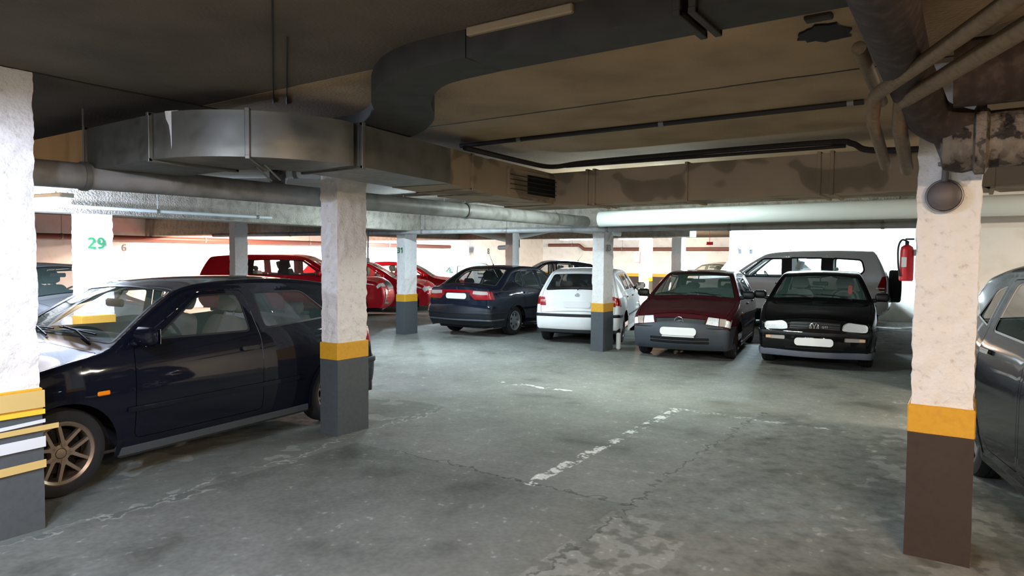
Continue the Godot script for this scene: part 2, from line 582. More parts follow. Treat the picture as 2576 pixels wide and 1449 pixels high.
func car(called: String, label: String, d: Dictionary, col: Material, at: Vector3, yaw: float) -> Node3D:
	var root := thing(called, label, "car", at, yaw * DEG)
	var sk := BodySkin.new(d)
	var cell: float = d.get("cell", 0.055)
	var dark: Material = mats.black_plastic
	var ft: float = d.bump_f; var rt: float = d.bump_r       # tops of the bumpers
	var bf: Material = d.get("bumper_mat", col)
	var B := Tri.new(); var FB := Tri.new(); var RB := Tri.new()
	var nS := sk.P.size()
	# rounded edges between flanks and band
	var lampf: Array = d.get("lamp_wrap_f", []); var lampr: Array = d.get("lamp_wrap_r", [])
	var LF := [Tri.new(), Tri.new()]; var LR := [Tri.new(), Tri.new()]
	for sg in [-1.0, 1.0]:
		var rows := []
		for i in nS:
			var row := []
			var xh := sk.half(sk.inner[i].x, sk.inner[i].y)
			for k in 6:
				var a := k / 5.0 * PI / 2
				var p := sk.P[i] - sk.N[i] * sk.R[i] * (1.0 - cos(a))
				row.append(Vector3(sg * (xh - sk.R[i] * (1.0 - sin(a))), p.y, p.x))
			rows.append(row)
		for i in nS - 1:
			var y := (sk.P[i].y + sk.P[i + 1].y) * 0.5
			var fr: bool = sk.P[i].x < d.L * 0.3
			var T := B
			if fr and y < ft and sk.P[i].x < 0.8: T = FB
			elif not fr and y < rt and sk.P[i].x > d.L * 0.7: T = RB
			elif fr and lampf and y > lampf[0] and y < lampf[1] and sk.P[i].x < 0.5: T = LF[0 if sg < 0 else 1]
			elif not fr and lampr and y > lampr[0] and y < lampr[1] and sk.P[i].x > d.L - 0.6: T = LR[0 if sg < 0 else 1]
			for k in 5:
				if sg > 0: T.q(rows[i][k], rows[i + 1][k], rows[i + 1][k + 1], rows[i][k + 1])
				else: T.q(rows[i][k], rows[i][k + 1], rows[i + 1][k + 1], rows[i + 1][k])
	# flanks
	var arch_holes := []
	for a in sk.arches: arch_holes.append(circle(Vector2(a[0], a[1]), a[2], 40))
	var fbz: float = sk.arches[0][0]; var rbz: float = sk.arches[1][0]
	var fbp := pv([-0.3, 0.0, fbz - 0.1, 0.0, fbz - 0.1, ft, -0.3, ft])
	var rbp := pv([rbz + 0.1, 0.0, d.L + 0.3, 0.0, d.L + 0.3, rt, rbz + 0.1, rt])
	var dom := sk.flank()
	var doors: Array = d.doors.map(func(a): return soft(pv(a), 0.05))
	var wins: Array = d.windows.map(func(w): return soft(pv(w[1]), w[2] if w.size() > 2 else 0.05))
	var fl := Geometry2D.intersect_polygons(fbp, dom); var rl := Geometry2D.intersect_polygons(rbp, dom)
	for sg in [-1.0, 1.0]:
		var off := 0.0
		var f := func(v): return sk.side(v, sg, 0.0)
		var fo := func(v): return sk.side(v, sg, 0.007)
		var holes := [fbp, rbp]
		holes.append_array(arch_holes)
		for w in wins: holes.append(w)
		for w in doors: holes.append(w)
		var lamps := []
		for e in d.get("side_lamps", []):
			for g in Geometry2D.intersect_polygons(soft(pv(e[1]), 0.015), dom): lamps.append([g, e])
		for e in lamps: holes.append(e[0])
		chart(B, dom, holes, cell, f, sg > 0)
		for p in fl: chart(FB, p, arch_holes, cell, f, sg > 0)
		for p in rl: chart(RB, p, arch_holes, cell, f, sg > 0)
		for e in lamps:
			var T: Tri = (LF if e[1][0] == "f" else LR)[0 if sg < 0 else 1]
			chart(T, e[0], [], cell, f, sg > 0)
		# wheel arch lips
		for a in sk.arches:
			var ring := Geometry2D.intersect_polygons(circle(Vector2(a[0], a[1]), a[2] + 0.035, 40), pv([a[0] - 1, sk.sill, a[0] + 1, sk.sill, a[0] + 1, 1.2, a[0] - 1, 1.2]))
			for g in ring: chart(B, g, [circle(Vector2(a[0], a[1]), a[2] - 0.004, 40)], cell, fo, sg > 0)
		# doors, their glass and handles
		var di := 0
		for w in doors:
			var T := Tri.new()
			var dh := []
			dh.append_array(wins); dh.append_array(arch_holes)
			chart(T, shrink(w, 0.005), dh, cell, f, sg > 0)
			var dn := obj("door", T, col, root)
			var hp: Array = d.handles[di]
			var H := Tri.new()
			chart(H, soft(pv([hp[0], hp[1] - 0.016, hp[0] + 0.17, hp[1] - 0.016, hp[0] + 0.17, hp[1] + 0.016, hp[0], hp[1] + 0.016]), 0.012), [], 0.04, func(v): return sk.side(v, sg, 0.022), sg > 0)
			box(H, sk.side(Vector2(hp[0] + 0.085, hp[1]), sg, 0.006), Vector3(0.03, 0.026, 0.16), 0.008)
			obj("door_handle", H, d.get("handle_mat", dark), dn)
			di += 1
		for k in wins.size():
			var w: PackedVector2Array = wins[k]
			var inn := shrink(w, d.get("seal_w", 0.014))
			var T := Tri.new()
			chart(T, w, [inn], cell, func(v): return sk.side(v, sg, -0.002), sg > 0)
			var G := Tri.new()
			chart(G, inn, [], cell, func(v): return sk.side(v, sg, -0.010), sg > 0)
			var wn := obj("window", G, mats[d.windows[k][0]], root)
			obj("window_seal", T, d.get("seal_mat", dark), wn)
		for e in d.get("trims", []):
			var T := Tri.new()
			chart(T, pv(e), [], cell, func(v): return sk.side(v, sg, 0.003), sg > 0)
			obj("window_pillar", T, dark, root)
		# sill strip and side moulding
		if d.has("moulding"):
			var mo: Array = d.moulding
			var T := Tri.new()
			for seg in mo[2]:
				chart(T, soft(pv([seg[0], mo[0], seg[1], mo[0], seg[1], mo[1], seg[0], mo[1]]), 0.01), [], cell, func(v): return sk.side(v, sg, 0.014), sg > 0)
			if T.p.size(): obj("side_moulding", T, d.get("moulding_mat", dark), root)
		var SS := Tri.new()
		box(SS, Vector3(sg * (sk.half((fbz + rbz) / 2, sk.sill + 0.04) - 0.03), sk.sill + 0.02, (fbz + rbz) / 2), Vector3(0.07, 0.09, rbz - fbz - sk.arches[0][2] - sk.arches[1][2] - 0.02), 0.02)
		obj("sill", SS, d.get("sill_mat", col), root)
		# mirror
		if d.has("mirror"):
			var mp: Array = d.mirror
			var M := Tri.new()
			var mx := sk.half(mp[0], mp[1])
			box(M, Vector3(sg * (mx + 0.13), mp[1] + 0.05, mp[0]), Vector3(0.20, 0.135, 0.11), 0.035)
			box(M, Vector3(sg * (mx + 0.02), mp[1] + 0.0, mp[0] + 0.0), Vector3(0.09, 0.06, 0.10), 0.02)
			var mm := obj("wing_mirror", M, d.get("mirror_mat", col), root, 50)
			var MG := Tri.new()
			box(MG, Vector3(sg * (mx + 0.13), mp[1] + 0.05, mp[0] + 0.055), Vector3(0.17, 0.11, 0.006), 0.002)
			obj("mirror_glass", MG, mats.mirror, mm)
		for a in sk.arches:
			wheel(root, Vector3(sg * (sk.half(a[0], 0.45) - 0.075 - d.wheel.get("w", 0.195) / 2 + d.get("track", 0.03)), d.wheel.r, a[0]), sg, d.wheel)
		if d.has("repeater"):
			var rp: Array = d.repeater
			var T := Tri.new()
			box(T, sk.side(Vector2(rp[0], rp[1]), sg, 0.004), Vector3(0.018, 0.032, 0.085), 0.007)
			obj("indicator", T, mats.amber, root).set_meta("label", "amber side indicator")
	# the band: bonnet, screens, roof, tail
	var bd := PackedVector2Array()
	for i in nS: bd.push_back(Vector2(sk.XE[i], sk.S[i]))
	for k in nS: bd.push_back(Vector2(-sk.XE[nS - 1 - k], sk.S[nS - 1 - k]))
	var fs := sk.front(ft); var rs := sk.rear(rt)
	var bh := [pv([-2, -1, 2, -1, 2, fs, -2, fs]), pv([-2, rs, 2, rs, 2, 99, -2, 99])]
	var scr := []
	for e in ["screen", "rear_window"]:
		if not d.has(e): continue
		var q: Array = d[e]   # from, to, margin at each, glass
		var sa := sk.pos(q[0]); var sb := sk.pos(q[1])
		var p := pv([sk.xe(sa) - q[2], sa, sk.xe(lerpf(sa, sb, 0.5)) - (q[2] + q[3]) / 2, lerpf(sa, sb, 0.5), sk.xe(sb) - q[3], sb, -sk.xe(sb) + q[3], sb, -sk.xe(lerpf(sa, sb, 0.5)) + (q[2] + q[3]) / 2, lerpf(sa, sb, 0.5), -sk.xe(sa) + q[2], sa])
		scr.append([e, soft(p, 0.05), mats[q[4]]])
	for e in scr: bh.append(e[1])
	var feats := []     # [name, polygon in (x, s), material, offset]
	for e in d.get("face", []):
		var back: bool = e[1] == "r"
		var poly := pv(e[2])
		if e[1] == "h":
			pass
		else: poly = face(sk, soft(poly, e[5] if e.size() > 5 else 0.02), back)
		var cut := Geometry2D.intersect_polygons(poly, bd)
		if cut.is_empty(): continue
		poly = cut[0]
		feats.append([e[0], poly, e[3], e[4]])
		if e[0] in ["headlight", "tail_light", "fog_light", "lamp_trim", "indicator", "lamp_lens"]: feats.append([e[0], flipx(poly), e[3], e[4]])
	for e in feats:
		if e[3] <= 0.0: bh.append(e[1])
	# bonnet and boot lid as lids of their own: [name, from, to, margin]
	var lids := []
	for e in d.get("lids", []):
		var sa := sk.pos(e[1]); var sb := sk.pos(e[2])
		var p := PackedVector2Array()
		for k in 9:
			var s := lerpf(sa, sb, k / 8.0)
			p.push_back(Vector2(sk.xe(s) - e[3], s))
		for k in 9:
			var s := lerpf(sb, sa, k / 8.0)
			p.push_back(Vector2(-sk.xe(s) + e[3], s))
		lids.append([e[0], soft(p, 0.03)])
	var band := func(v): return sk.on(v, 0.0)
	var bh2 := bh.duplicate()
	for l in lids: bh2.append(l[1])
	chart(B, bd, bh2, cell, band, true)
	for l in lids:
		var T := Tri.new()
		chart(T, shrink(l[1], 0.006), bh, cell, band, true)
		obj(l[0], T, col, root)
	chart(FB, bd, [pv([-2, fs, 2, fs, 2, 99, -2, 99])] + feats.filter(func(e): return e[3] <= 0).map(func(e): return e[1]), cell, band, true)
	chart(RB, bd, [pv([-2, -1, 2, -1, 2, rs, -2, rs])] + feats.filter(func(e): return e[3] <= 0).map(func(e): return e[1]), cell, band, true)
	obj("body", B, col, root)
	var fbn := obj("front_bumper", FB, bf, root)
	var rbn := obj("rear_bumper", RB, bf, root)
	for e in scr:
		var T := Tri.new()
		chart(T, shrink(e[1], 0.018), [], cell, func(v): return sk.on(v, -0.004), true)
		var g := obj("windscreen" if e[0] == "screen" else "rear_window", T, e[2], root)
		var S := Tri.new()
		chart(S, e[1], [shrink(e[1], 0.02)], cell, func(v): return sk.on(v, 0.001), true)
		obj("window_seal", S, d.get("seal_mat", dark), g)
		if d.get("wipers", true):
			var W := Tri.new()
			var lw: PackedVector2Array = e[1]
			if e[0] == "screen":
				var s0 := sk.pos(d.screen[0])
				for x0 in [-0.55, 0.02]:
					tube(W, PackedVector3Array([sk.on(Vector2(x0 + 0.06, s0 - 0.03), 0.012), sk.on(Vector2(x0 + 0.30, s0 + 0.04), 0.03), sk.on(Vector2(x0 + 0.52, s0 + 0.07), 0.02)]), 0.008, 6)
					tube(W, PackedVector3Array([sk.on(Vector2(x0 + 0.08, s0 + 0.05), 0.012), sk.on(Vector2(minf(x0 + 0.6, sk.xe(s0) - 0.06), s0 + 0.075), 0.012)]), 0.006, 6)
				obj("wiper", W, mats.rubber, root)
			elif d.get("rear_wiper", false):
				var sb := sk.pos(d.rear_window[1])
				tube(W, PackedVector3Array([sk.on(Vector2(0.0, sb + 0.03), 0.03), sk.on(Vector2(0.05, sb - 0.04), 0.03), sk.on(Vector2(0.38, sb - 0.09), 0.015)]), 0.009, 6)
				obj("wiper", W, mats.rubber, root)
	var per := {}
	for e in feats:
		var T := Tri.new()
		chart(T, e[1], [], 0.04, func(v): return sk.on(v, e[3] if e[3] > 0 else e[3]), true)
		if e[0] == "headlight" or e[0] == "tail_light":
			var sgi := 0
			for v in e[1]: sgi += 1 if v.x > 0 else -1
			var W: Tri = (LF if e[0] == "headlight" else LR)[1 if sgi > 0 else 0]
			if not per.has([e[0], sgi > 0]):
				T.add(W); per[[e[0], sgi > 0]] = true
		# a reveal round features set into the skin
		if e[3] < 0.0:
			var n: int = e[1].size()
			var ccw: bool = not Geometry2D.is_polygon_clockwise(e[1])
			for k in n:
				var a: Vector2 = e[1][k]; var b: Vector2 = e[1][(k + 1) % n]
				if ccw: T.q(sk.on(a, 0.0), sk.on(b, 0.0), sk.on(b, e[3]), sk.on(a, e[3]))
				else: T.q(sk.on(b, 0.0), sk.on(a, 0.0), sk.on(a, e[3]), sk.on(b, e[3]))
		obj(e[0], T, mats[e[2]], root)
	for k in 2:
		if LF[k].p.size() and not per.has(["headlight", k == 1]): obj("headlight", LF[k], mats[d.get("headlight_mat", "headlamp")], root)
		if LR[k].p.size() and not per.has(["tail_light", k == 1]): obj("tail_light", LR[k], mats[d.get("tail_mat", "tail_red")], root)
	# plates and badges
	for e in d.get("plates", []):
		var s: float = sk.front(e[1]) if e[0] == "f" else sk.rear(e[1])
		var b := sk.tilt(s)
		if e[0] == "f": b = b * Basis.IDENTITY
		var T := Tri.new()
		prism(T, rrect(e[2], e[3], e[3] * 0.42), 0.012, Transform3D(b, sk.mid(s, 0.004)))
		obj("number_plate", T, mats.plate, root).set_meta("label", "blank white number plate")
	if d.has("build"): d.build.call(root, sk, d)
	# cabin and underside
	var U := Tri.new()
	box(U, Vector3(0, 0.37, d.L * 0.5), Vector3(1.16, 0.38, d.L - 0.5), 0.03)
	box(U, Vector3(0, 0.50, (fbz + rbz) / 2), Vector3(sk.half(d.L / 2, 0.5) * 2 - 0.09, 0.26, rbz - fbz - 0.75), 0.03)
	box(U, Vector3(0, 0.58, 0.62), Vector3(1.1, 0.3, 0.8), 0.03)
	obj("underbody", U, mats.under, root)
	if d.has("cabin"):
		var cb: Dictionary = d.cabin
		var sm: Material = mats[cb.seat]
		var Ds := Tri.new()
		var dy: float = cb.dash_y
		box(Ds, Vector3(0, dy - 0.16, cb.dash_z), Vector3(sk.half(cb.dash_z, dy - 0.1) * 2 - 0.16, 0.30, 0.55), 0.06)
		var dsh := obj("dashboard", Ds, mats.interior, root, 50)
		var SW := Tri.new()
		var ring := PackedVector3Array()
		for k in 21: ring.push_back(Vector3(cos(TAU * k / 20.0) * 0.18, sin(TAU * k / 20.0) * 0.18, 0))
		tube(SW, ring, 0.014, 8, false)
		box(SW, Vector3(0, 0, 0.0), Vector3(0.12, 0.10, 0.04), 0.015)
		box(SW, Vector3(0, 0, 0.0), Vector3(0.34, 0.025, 0.02), 0.005)
		var sw := obj("steering_wheel", SW, mats.interior, root, 50)
		sw.transform = Transform3D(Basis(Vector3.RIGHT, -0.45), Vector3(-0.36, dy - 0.02, cb.dash_z + 0.42))
		for sg in [-1, 1]:
			seat(root, Vector3(sg * 0.36, cb.seat_y, cb.front_z), sm, cb.get("open_rest", false))
		var RS := Tri.new()
		box(RS, Vector3(0, cb.seat_y + 0.10, cb.rear_z), Vector3(1.25, 0.18, 0.45), 0.05)
		box(RS, Vector3(0, 0, 0), Vector3(1.25, 0.56, 0.13), 0.05, Transform3D(Basis(Vector3.RIGHT, 0.32), Vector3(0, cb.seat_y + 0.36, cb.rear_z + 0.30)))
		var rsn := obj("rear_seat", RS, sm, root, 50)
		if cb.get("rear_rests", true):
			var RH := Tri.new()
			for sg in [-1, 1]: box(RH, Vector3(sg * 0.36, 0.34, 0.0), Vector3(0.26, 0.13, 0.09), 0.04, Transform3D(Basis(Vector3.RIGHT, 0.32), Vector3(0, cb.seat_y + 0.36, cb.rear_z + 0.30)))
			obj("headrest", RH, sm, rsn, 50)
		if cb.get("shelf", true):
			var SH := Tri.new()
			box(SH, Vector3(0, cb.shelf_y, cb.rear_z + 0.72), Vector3(1.15, 0.03, 0.5), 0.008)
			obj("parcel_shelf", SH, mats.interior, root)
		if d.has("screen"):
			var RM := Tri.new()
			var ms := sk.pos(d.screen[1]) - 0.16
			var mp := sk.mid(ms, -0.07)
			box(RM, mp, Vector3(0.24, 0.065, 0.03), 0.02)
			tube(RM, PackedVector3Array([mp, sk.mid(ms + 0.12, -0.01)]), 0.008, 6)
			obj("rear_view_mirror", RM, mats.interior, root)
	return root

# a strip of rubber or paint round the nose or tail at one height, back along both flanks as far as z
func wrap_strip(sk: BodySkin, y: float, back: bool, h: float, off: float, z_end: float) -> Tri:
	var s := sk.rear(y) if back else sk.front(y)
	var w := sk.find(s); var i := int(w.x)
	var pts := []
	var xe := sk.xe(s)
	for k in 13: pts.append([Vector2(xe * k / 12.0, 0), 0])
	var prof := []      # half of it, from the middle outwards: point and outward direction
	for k in 13:
		var x := xe * k / 12.0
		var n := sk.N[i]
		prof.append([sk.on(Vector2(x, s)), Vector3(0, 0, signf(n.x))])
	var r := sk.R[i]
	var xh := sk.half(sk.inner[i].x, sk.inner[i].y)
	for k in range(1, 6):
		var a := k / 5.0 * PI / 2
		var p := sk.P[i] - sk.N[i] * r * (1.0 - cos(a))
		prof.append([Vector3(xh - r * (1.0 - sin(a)), y, p.x), Vector3(sin(a), 0, signf(sk.N[i].x) * cos(a))])
	var z0: float = sk.inner[i].x
	for k in range(1, 9):
		var z := lerpf(z0, z_end, k / 8.0)
		prof.append([Vector3(sk.half(z, y), y, z), Vector3(1, 0, 0)])
	var all := []
	for k in prof.size():
		var e: Array = prof[prof.size() - 1 - k]
		all.append([Vector3(-e[0].x, e[0].y, e[0].z), Vector3(-e[1].x, 0, e[1].z)])
	for k in range(1, prof.size()): all.append(prof[k])
	var T := Tri.new()
	for k in all.size() - 1:
		var rows := []
		for e in [all[k], all[k + 1]]:
			var p: Vector3 = e[0]; var n: Vector3 = e[1]
			p.y = y
			rows.append([p - n * 0.01 + Vector3(0, h / 2, 0), p + n * off * 0.7 + Vector3(0, h / 2, 0), p + n * off + Vector3(0, h * 0.3, 0), p + n * off + Vector3(0, -h * 0.3, 0), p + n * off * 0.7 - Vector3(0, h / 2, 0), p - n * 0.01 - Vector3(0, h / 2, 0)])
		for j in 5:
			if back: T.q(rows[0][j], rows[0][j + 1], rows[1][j + 1], rows[1][j])
			else: T.q(rows[0][j], rows[1][j], rows[1][j + 1], rows[0][j + 1])
	return T

func ring(T: Tri, r: float, t: float, x: Transform3D, sx := 1.0) -> void:
	var p := PackedVector3Array()
	for k in 25: p.push_back(x * Vector3(cos(TAU * k / 24.0) * r * sx, sin(TAU * k / 24.0) * r, t))
	tube(T, p, t, 8, false)

func stroke(T: Tri, a: Vector2, b: Vector2, w: float, d: float, x: Transform3D) -> void:
	var n := (b - a).orthogonal().normalized() * w / 2
	prism(T, PackedVector2Array([a - n, b - n, b + n, a + n]), d, x)

# the ring with two letters one above the other
func round_badge(parent: Node, x: Transform3D, r: float) -> void:
	var T := Tri.new()
	ring(T, r, r * 0.09, x)
	var w := r * 0.17
	for l in [[-0.42, 0.86, -0.02, 0.06], [0.42, 0.86, 0.02, 0.06], [-0.82, 0.46, -0.38, -0.86], [0.82, 0.46, 0.38, -0.86], [-0.36, -0.84, 0.0, -0.04], [0.36, -0.84, 0.0, -0.04]]:
		stroke(T, Vector2(l[0], l[1]) * r, Vector2(l[2], l[3]) * r, w, r * 0.16, x)
	obj("badge", T, mats.chrome, parent)

func zigzag_badge(parent: Node, x: Transform3D, r: float) -> void:
	var T := Tri.new()
	ring(T, r, r * 0.11, x, 1.12)
	prism(T, pv([-r * 1.25, -r * 0.10, -r * 0.1, -r * 0.16, r * 0.35, -r * 0.02, r * 0.1, -r * 0.02, r * 1.25, r * 0.12, r * 0.1, r * 0.18, -r * 0.35, r * 0.02, -r * 0.1, r * 0.02]), r * 0.2, x)
	obj("badge", T, mats.chrome, parent)

func aerial(parent: Node, sk: BodySkin, z: float, x: float, l: float, back: bool) -> void:
	var s := sk.top(z)
	var b := sk.on(Vector2(x, s), -0.004)
	var T := Tri.new()
	lathe(T, [Vector2(0.022, 0.0), Vector2(0.016, 0.025), Vector2(0.006, 0.05), Vector2(0.0, 0.05)], 12, Transform3D(Basis(Vector3.FORWARD, -PI / 2), b))
	tube(T, PackedVector3Array([b + Vector3(0, 0.03, 0), b + Vector3(0, l * 0.80, l * 0.55 * (1 if back else -1))]), [0.006, 0.0025], 6)
	obj("aerial", T, mats.rubber, parent)

func mark(o: Node, label: String) -> void: o.set_meta("label", label)

# ---- the hatchback of the nineties that stands here three times
func golf(five: bool) -> Dictionary:
	var d := {
		"L": 4.02, "sill": 0.20, "bump_f": 0.555, "bump_r": 0.575,
		"line": [[0.22, 0.20, 0.04, 0.10], [0.16, 0.26, 0.08, 0.12], [0.135, 0.40, 0.10, 0.13], [0.145, 0.53, 0.10, 0.13], [0.17, 0.565, 0.07, 0.12], [0.175, 0.66, 0.06, 0.10], [0.21, 0.715, 0.06, 0.09], [0.28, 0.75, 0.05, 0.07], [0.50, 0.812, 0.045, 0.045], [0.85, 0.89, 0.04, 0.035], [1.08, 0.935, 0.035, 0.03], [1.16, 0.965, 0.04, 0.03], [1.48, 1.18, 0.05, 0.035], [1.76, 1.338, 0.05, 0.035], [1.95, 1.385, 0.06, 0.03], [2.4, 1.412, 0.07, 0.02], [2.9, 1.407, 0.07, 0.02], [3.32, 1.365, 0.07, 0.02], [3.46, 1.325, 0.06, 0.02], [3.66, 1.13, 0.06, 0.04], [3.80, 0.985, 0.06, 0.05], [3.855, 0.86, 0.07, 0.06], [3.88, 0.62, 0.08, 0.07], [3.92, 0.575, 0.08, 0.08], [3.935, 0.45, 0.10, 0.08], [3.90, 0.30, 0.08, 0.08], [3.82, 0.22, 0.05, 0.08]],
		"plan": [[0.0, 0.70], [0.15, 0.745], [0.5, 0.81], [1.0, 0.842], [1.6, 0.8475], [2.8, 0.8475], [3.4, 0.835], [3.8, 0.80], [4.05, 0.765]],
		"sec": [[0.15, -0.05], [0.3, -0.014], [0.5, 0.0], [0.65, -0.003], [0.80, -0.018], [0.93, -0.048], [1.0, -0.078], [1.2, -0.165], [1.42, -0.275]],
		"arches": [[0.815, 0.30, 0.335], [3.29, 0.30, 0.335]],
		"screen": ["t1.19", "t1.75", 0.035, 0.03, "screen_glass"], "rear_window": ["t3.49", "r1.0", 0.05, 0.05, "tint_glass"],
		"lids": [["bonnet", "f0.70", "t1.07", 0.02], ["tailgate", "t3.40", "r0.585", 0.015]],
		"wheel": {"r": 0.295, "rim": "twin", "rim_mat": "alloy", "w": 0.20, "rr": 0.208},
		"mirror": [1.33, 0.985], "repeater": [1.06, 0.665],
		"moulding": [0.50, 0.535, [[1.22, 2.9]]], "rear_wiper": true,
		"lamp_wrap_r": [0.72, 0.905], "side_lamps": [["r", [3.70, 0.72, 4.0, 0.72, 4.0, 0.905, 3.74, 0.905]]],
		"plates": [["f", 0.42, 0.52, 0.115], ["r", 0.745, 0.52, 0.115]],
		"cabin": {"seat": "cloth_grey", "dash_y": 0.99, "dash_z": 1.42, "seat_y": 0.42, "front_z": 2.02, "rear_z": 2.78, "shelf_y": 0.90},
		"face": [
			["headlight", "f", [0.365, 0.585, 0.44, 0.567, 0.70, 0.575, 0.70, 0.685, 0.44, 0.69, 0.37, 0.655], "headlamp", -0.012, 0.05],
			["tail_light", "r", [0.60, 0.72, 0.86, 0.72, 0.86, 0.905, 0.64, 0.905], "tail_red", 0.004],
			["lamp_lens", "r", [0.605, 0.79, 0.80, 0.79, 0.80, 0.835, 0.615, 0.835], "lens_pink", 0.008],
			["grille", "f", [-0.345, 0.585, 0.345, 0.585, 0.345, 0.675, -0.345, 0.675], "black_plastic", -0.015],
			["fog_light", "f", [0.40, 0.435, 0.66, 0.435, 0.66, 0.487, 0.40, 0.487], "lens_clear", -0.01],
			["lower_grille", "f", [-0.40, 0.305, 0.40, 0.305, 0.40, 0.335, -0.40, 0.335], "black_plastic", -0.012],
		],
	}
	if five:
		d.doors = [[1.27, 0.30, 2.16, 0.30, 2.16, 0.93, 2.13, 1.325, 1.95, 1.335, 1.30, 0.965], [2.19, 0.30, 2.78, 0.30, 2.98, 0.55, 3.0, 0.9, 2.99, 1.30, 2.17, 1.34, 2.19, 0.93]]
		d.windows = [["side_glass", [1.46, 0.985, 2.10, 0.98, 2.09, 1.305, 1.93, 1.305]], ["side_glass", [2.24, 0.98, 2.75, 0.985, 2.75, 1.31, 2.22, 1.312]], ["side_glass", [2.79, 0.985, 2.95, 0.99, 2.95, 1.29, 2.79, 1.31], 0.02]]
		d.handles = [[1.96, 0.86], [2.78, 0.87]]
	else:
		d.doors = [[1.27, 0.30, 2.40, 0.30, 2.42, 0.90, 2.36, 1.325, 1.95, 1.335, 1.30, 0.965]]
		d.windows = [["side_glass", [1.46, 0.99, 2.33, 0.975, 2.31, 1.305, 1.93, 1.30]], ["quarter_glass", [2.48, 0.985, 3.30, 1.03, 3.27, 1.09, 3.02, 1.30, 2.46, 1.31], 0.06]]
		d.handles = [[2.20, 0.845]]
	d.build = func(root, sk, dd): golf_bits(root, sk, dd)
	return d

func golf_bits(root: Node3D, sk: BodySkin, d: Dictionary) -> void:
	var st := wrap_strip(sk, 0.53, false, 0.05, 0.014, 0.45)
	obj("bumper_strip", st, mats.black_plastic, root)
	obj("bumper_strip", wrap_strip(sk, 0.55, true, 0.055, 0.016, 3.66), mats.black_plastic, root)
	obj("rear_valance", wrap_strip(sk, 0.27, true, 0.10, 0.008, 3.75), mats.black_plastic, root)
	for k in 3:
		var s := sk.front(0.605 + 0.025 * k)
		for e in [-1, 1]:
			var T := Tri.new()
			tube(T, PackedVector3Array([sk.on(Vector2(e * 0.09, s), -0.001), sk.on(Vector2(e * 0.21, s), -0.001), sk.on(Vector2(e * 0.34, s), -0.001)]), 0.0075, 6)
			obj("grille_slat", T, mats.trim_grey, root)
	var s2 := sk.front(0.632)
	round_badge(root, Transform3D(sk.tilt(s2), sk.mid(s2, 0.002)), 0.06)
	var s3 := sk.rear(0.90)
	round_badge(root, Transform3D(sk.tilt(s3), sk.mid(s3, 0.003)), 0.04)
	if d.has("lip"):
		obj("front_lip", wrap_strip(sk, 0.235, false, 0.10, 0.03, 0.40), mats[d.lip], root)
	if d.has("word"):
		var s4 := sk.front(0.632)
		letters("lettering", root, d.word, 0.035, 0.008, mats.chrome, Transform3D(sk.tilt(s4), sk.on(Vector2(-0.14, s4), 0.004)))
	if d.has("amber_f"):
		for sg in [-1, 1]:
			var A := Tri.new()
			box(A, sk.on(Vector2(sg * 0.635, sk.front(0.46)), -0.004), Vector3(0.075, 0.045, 0.02), 0.005, Transform3D.IDENTITY)
			mark(obj("indicator", A, mats.lens_amber, root), "pale amber indicator lens")
	if d.get("aerial", false): aerial(root, sk, 3.05, 0.0, 0.40, true)

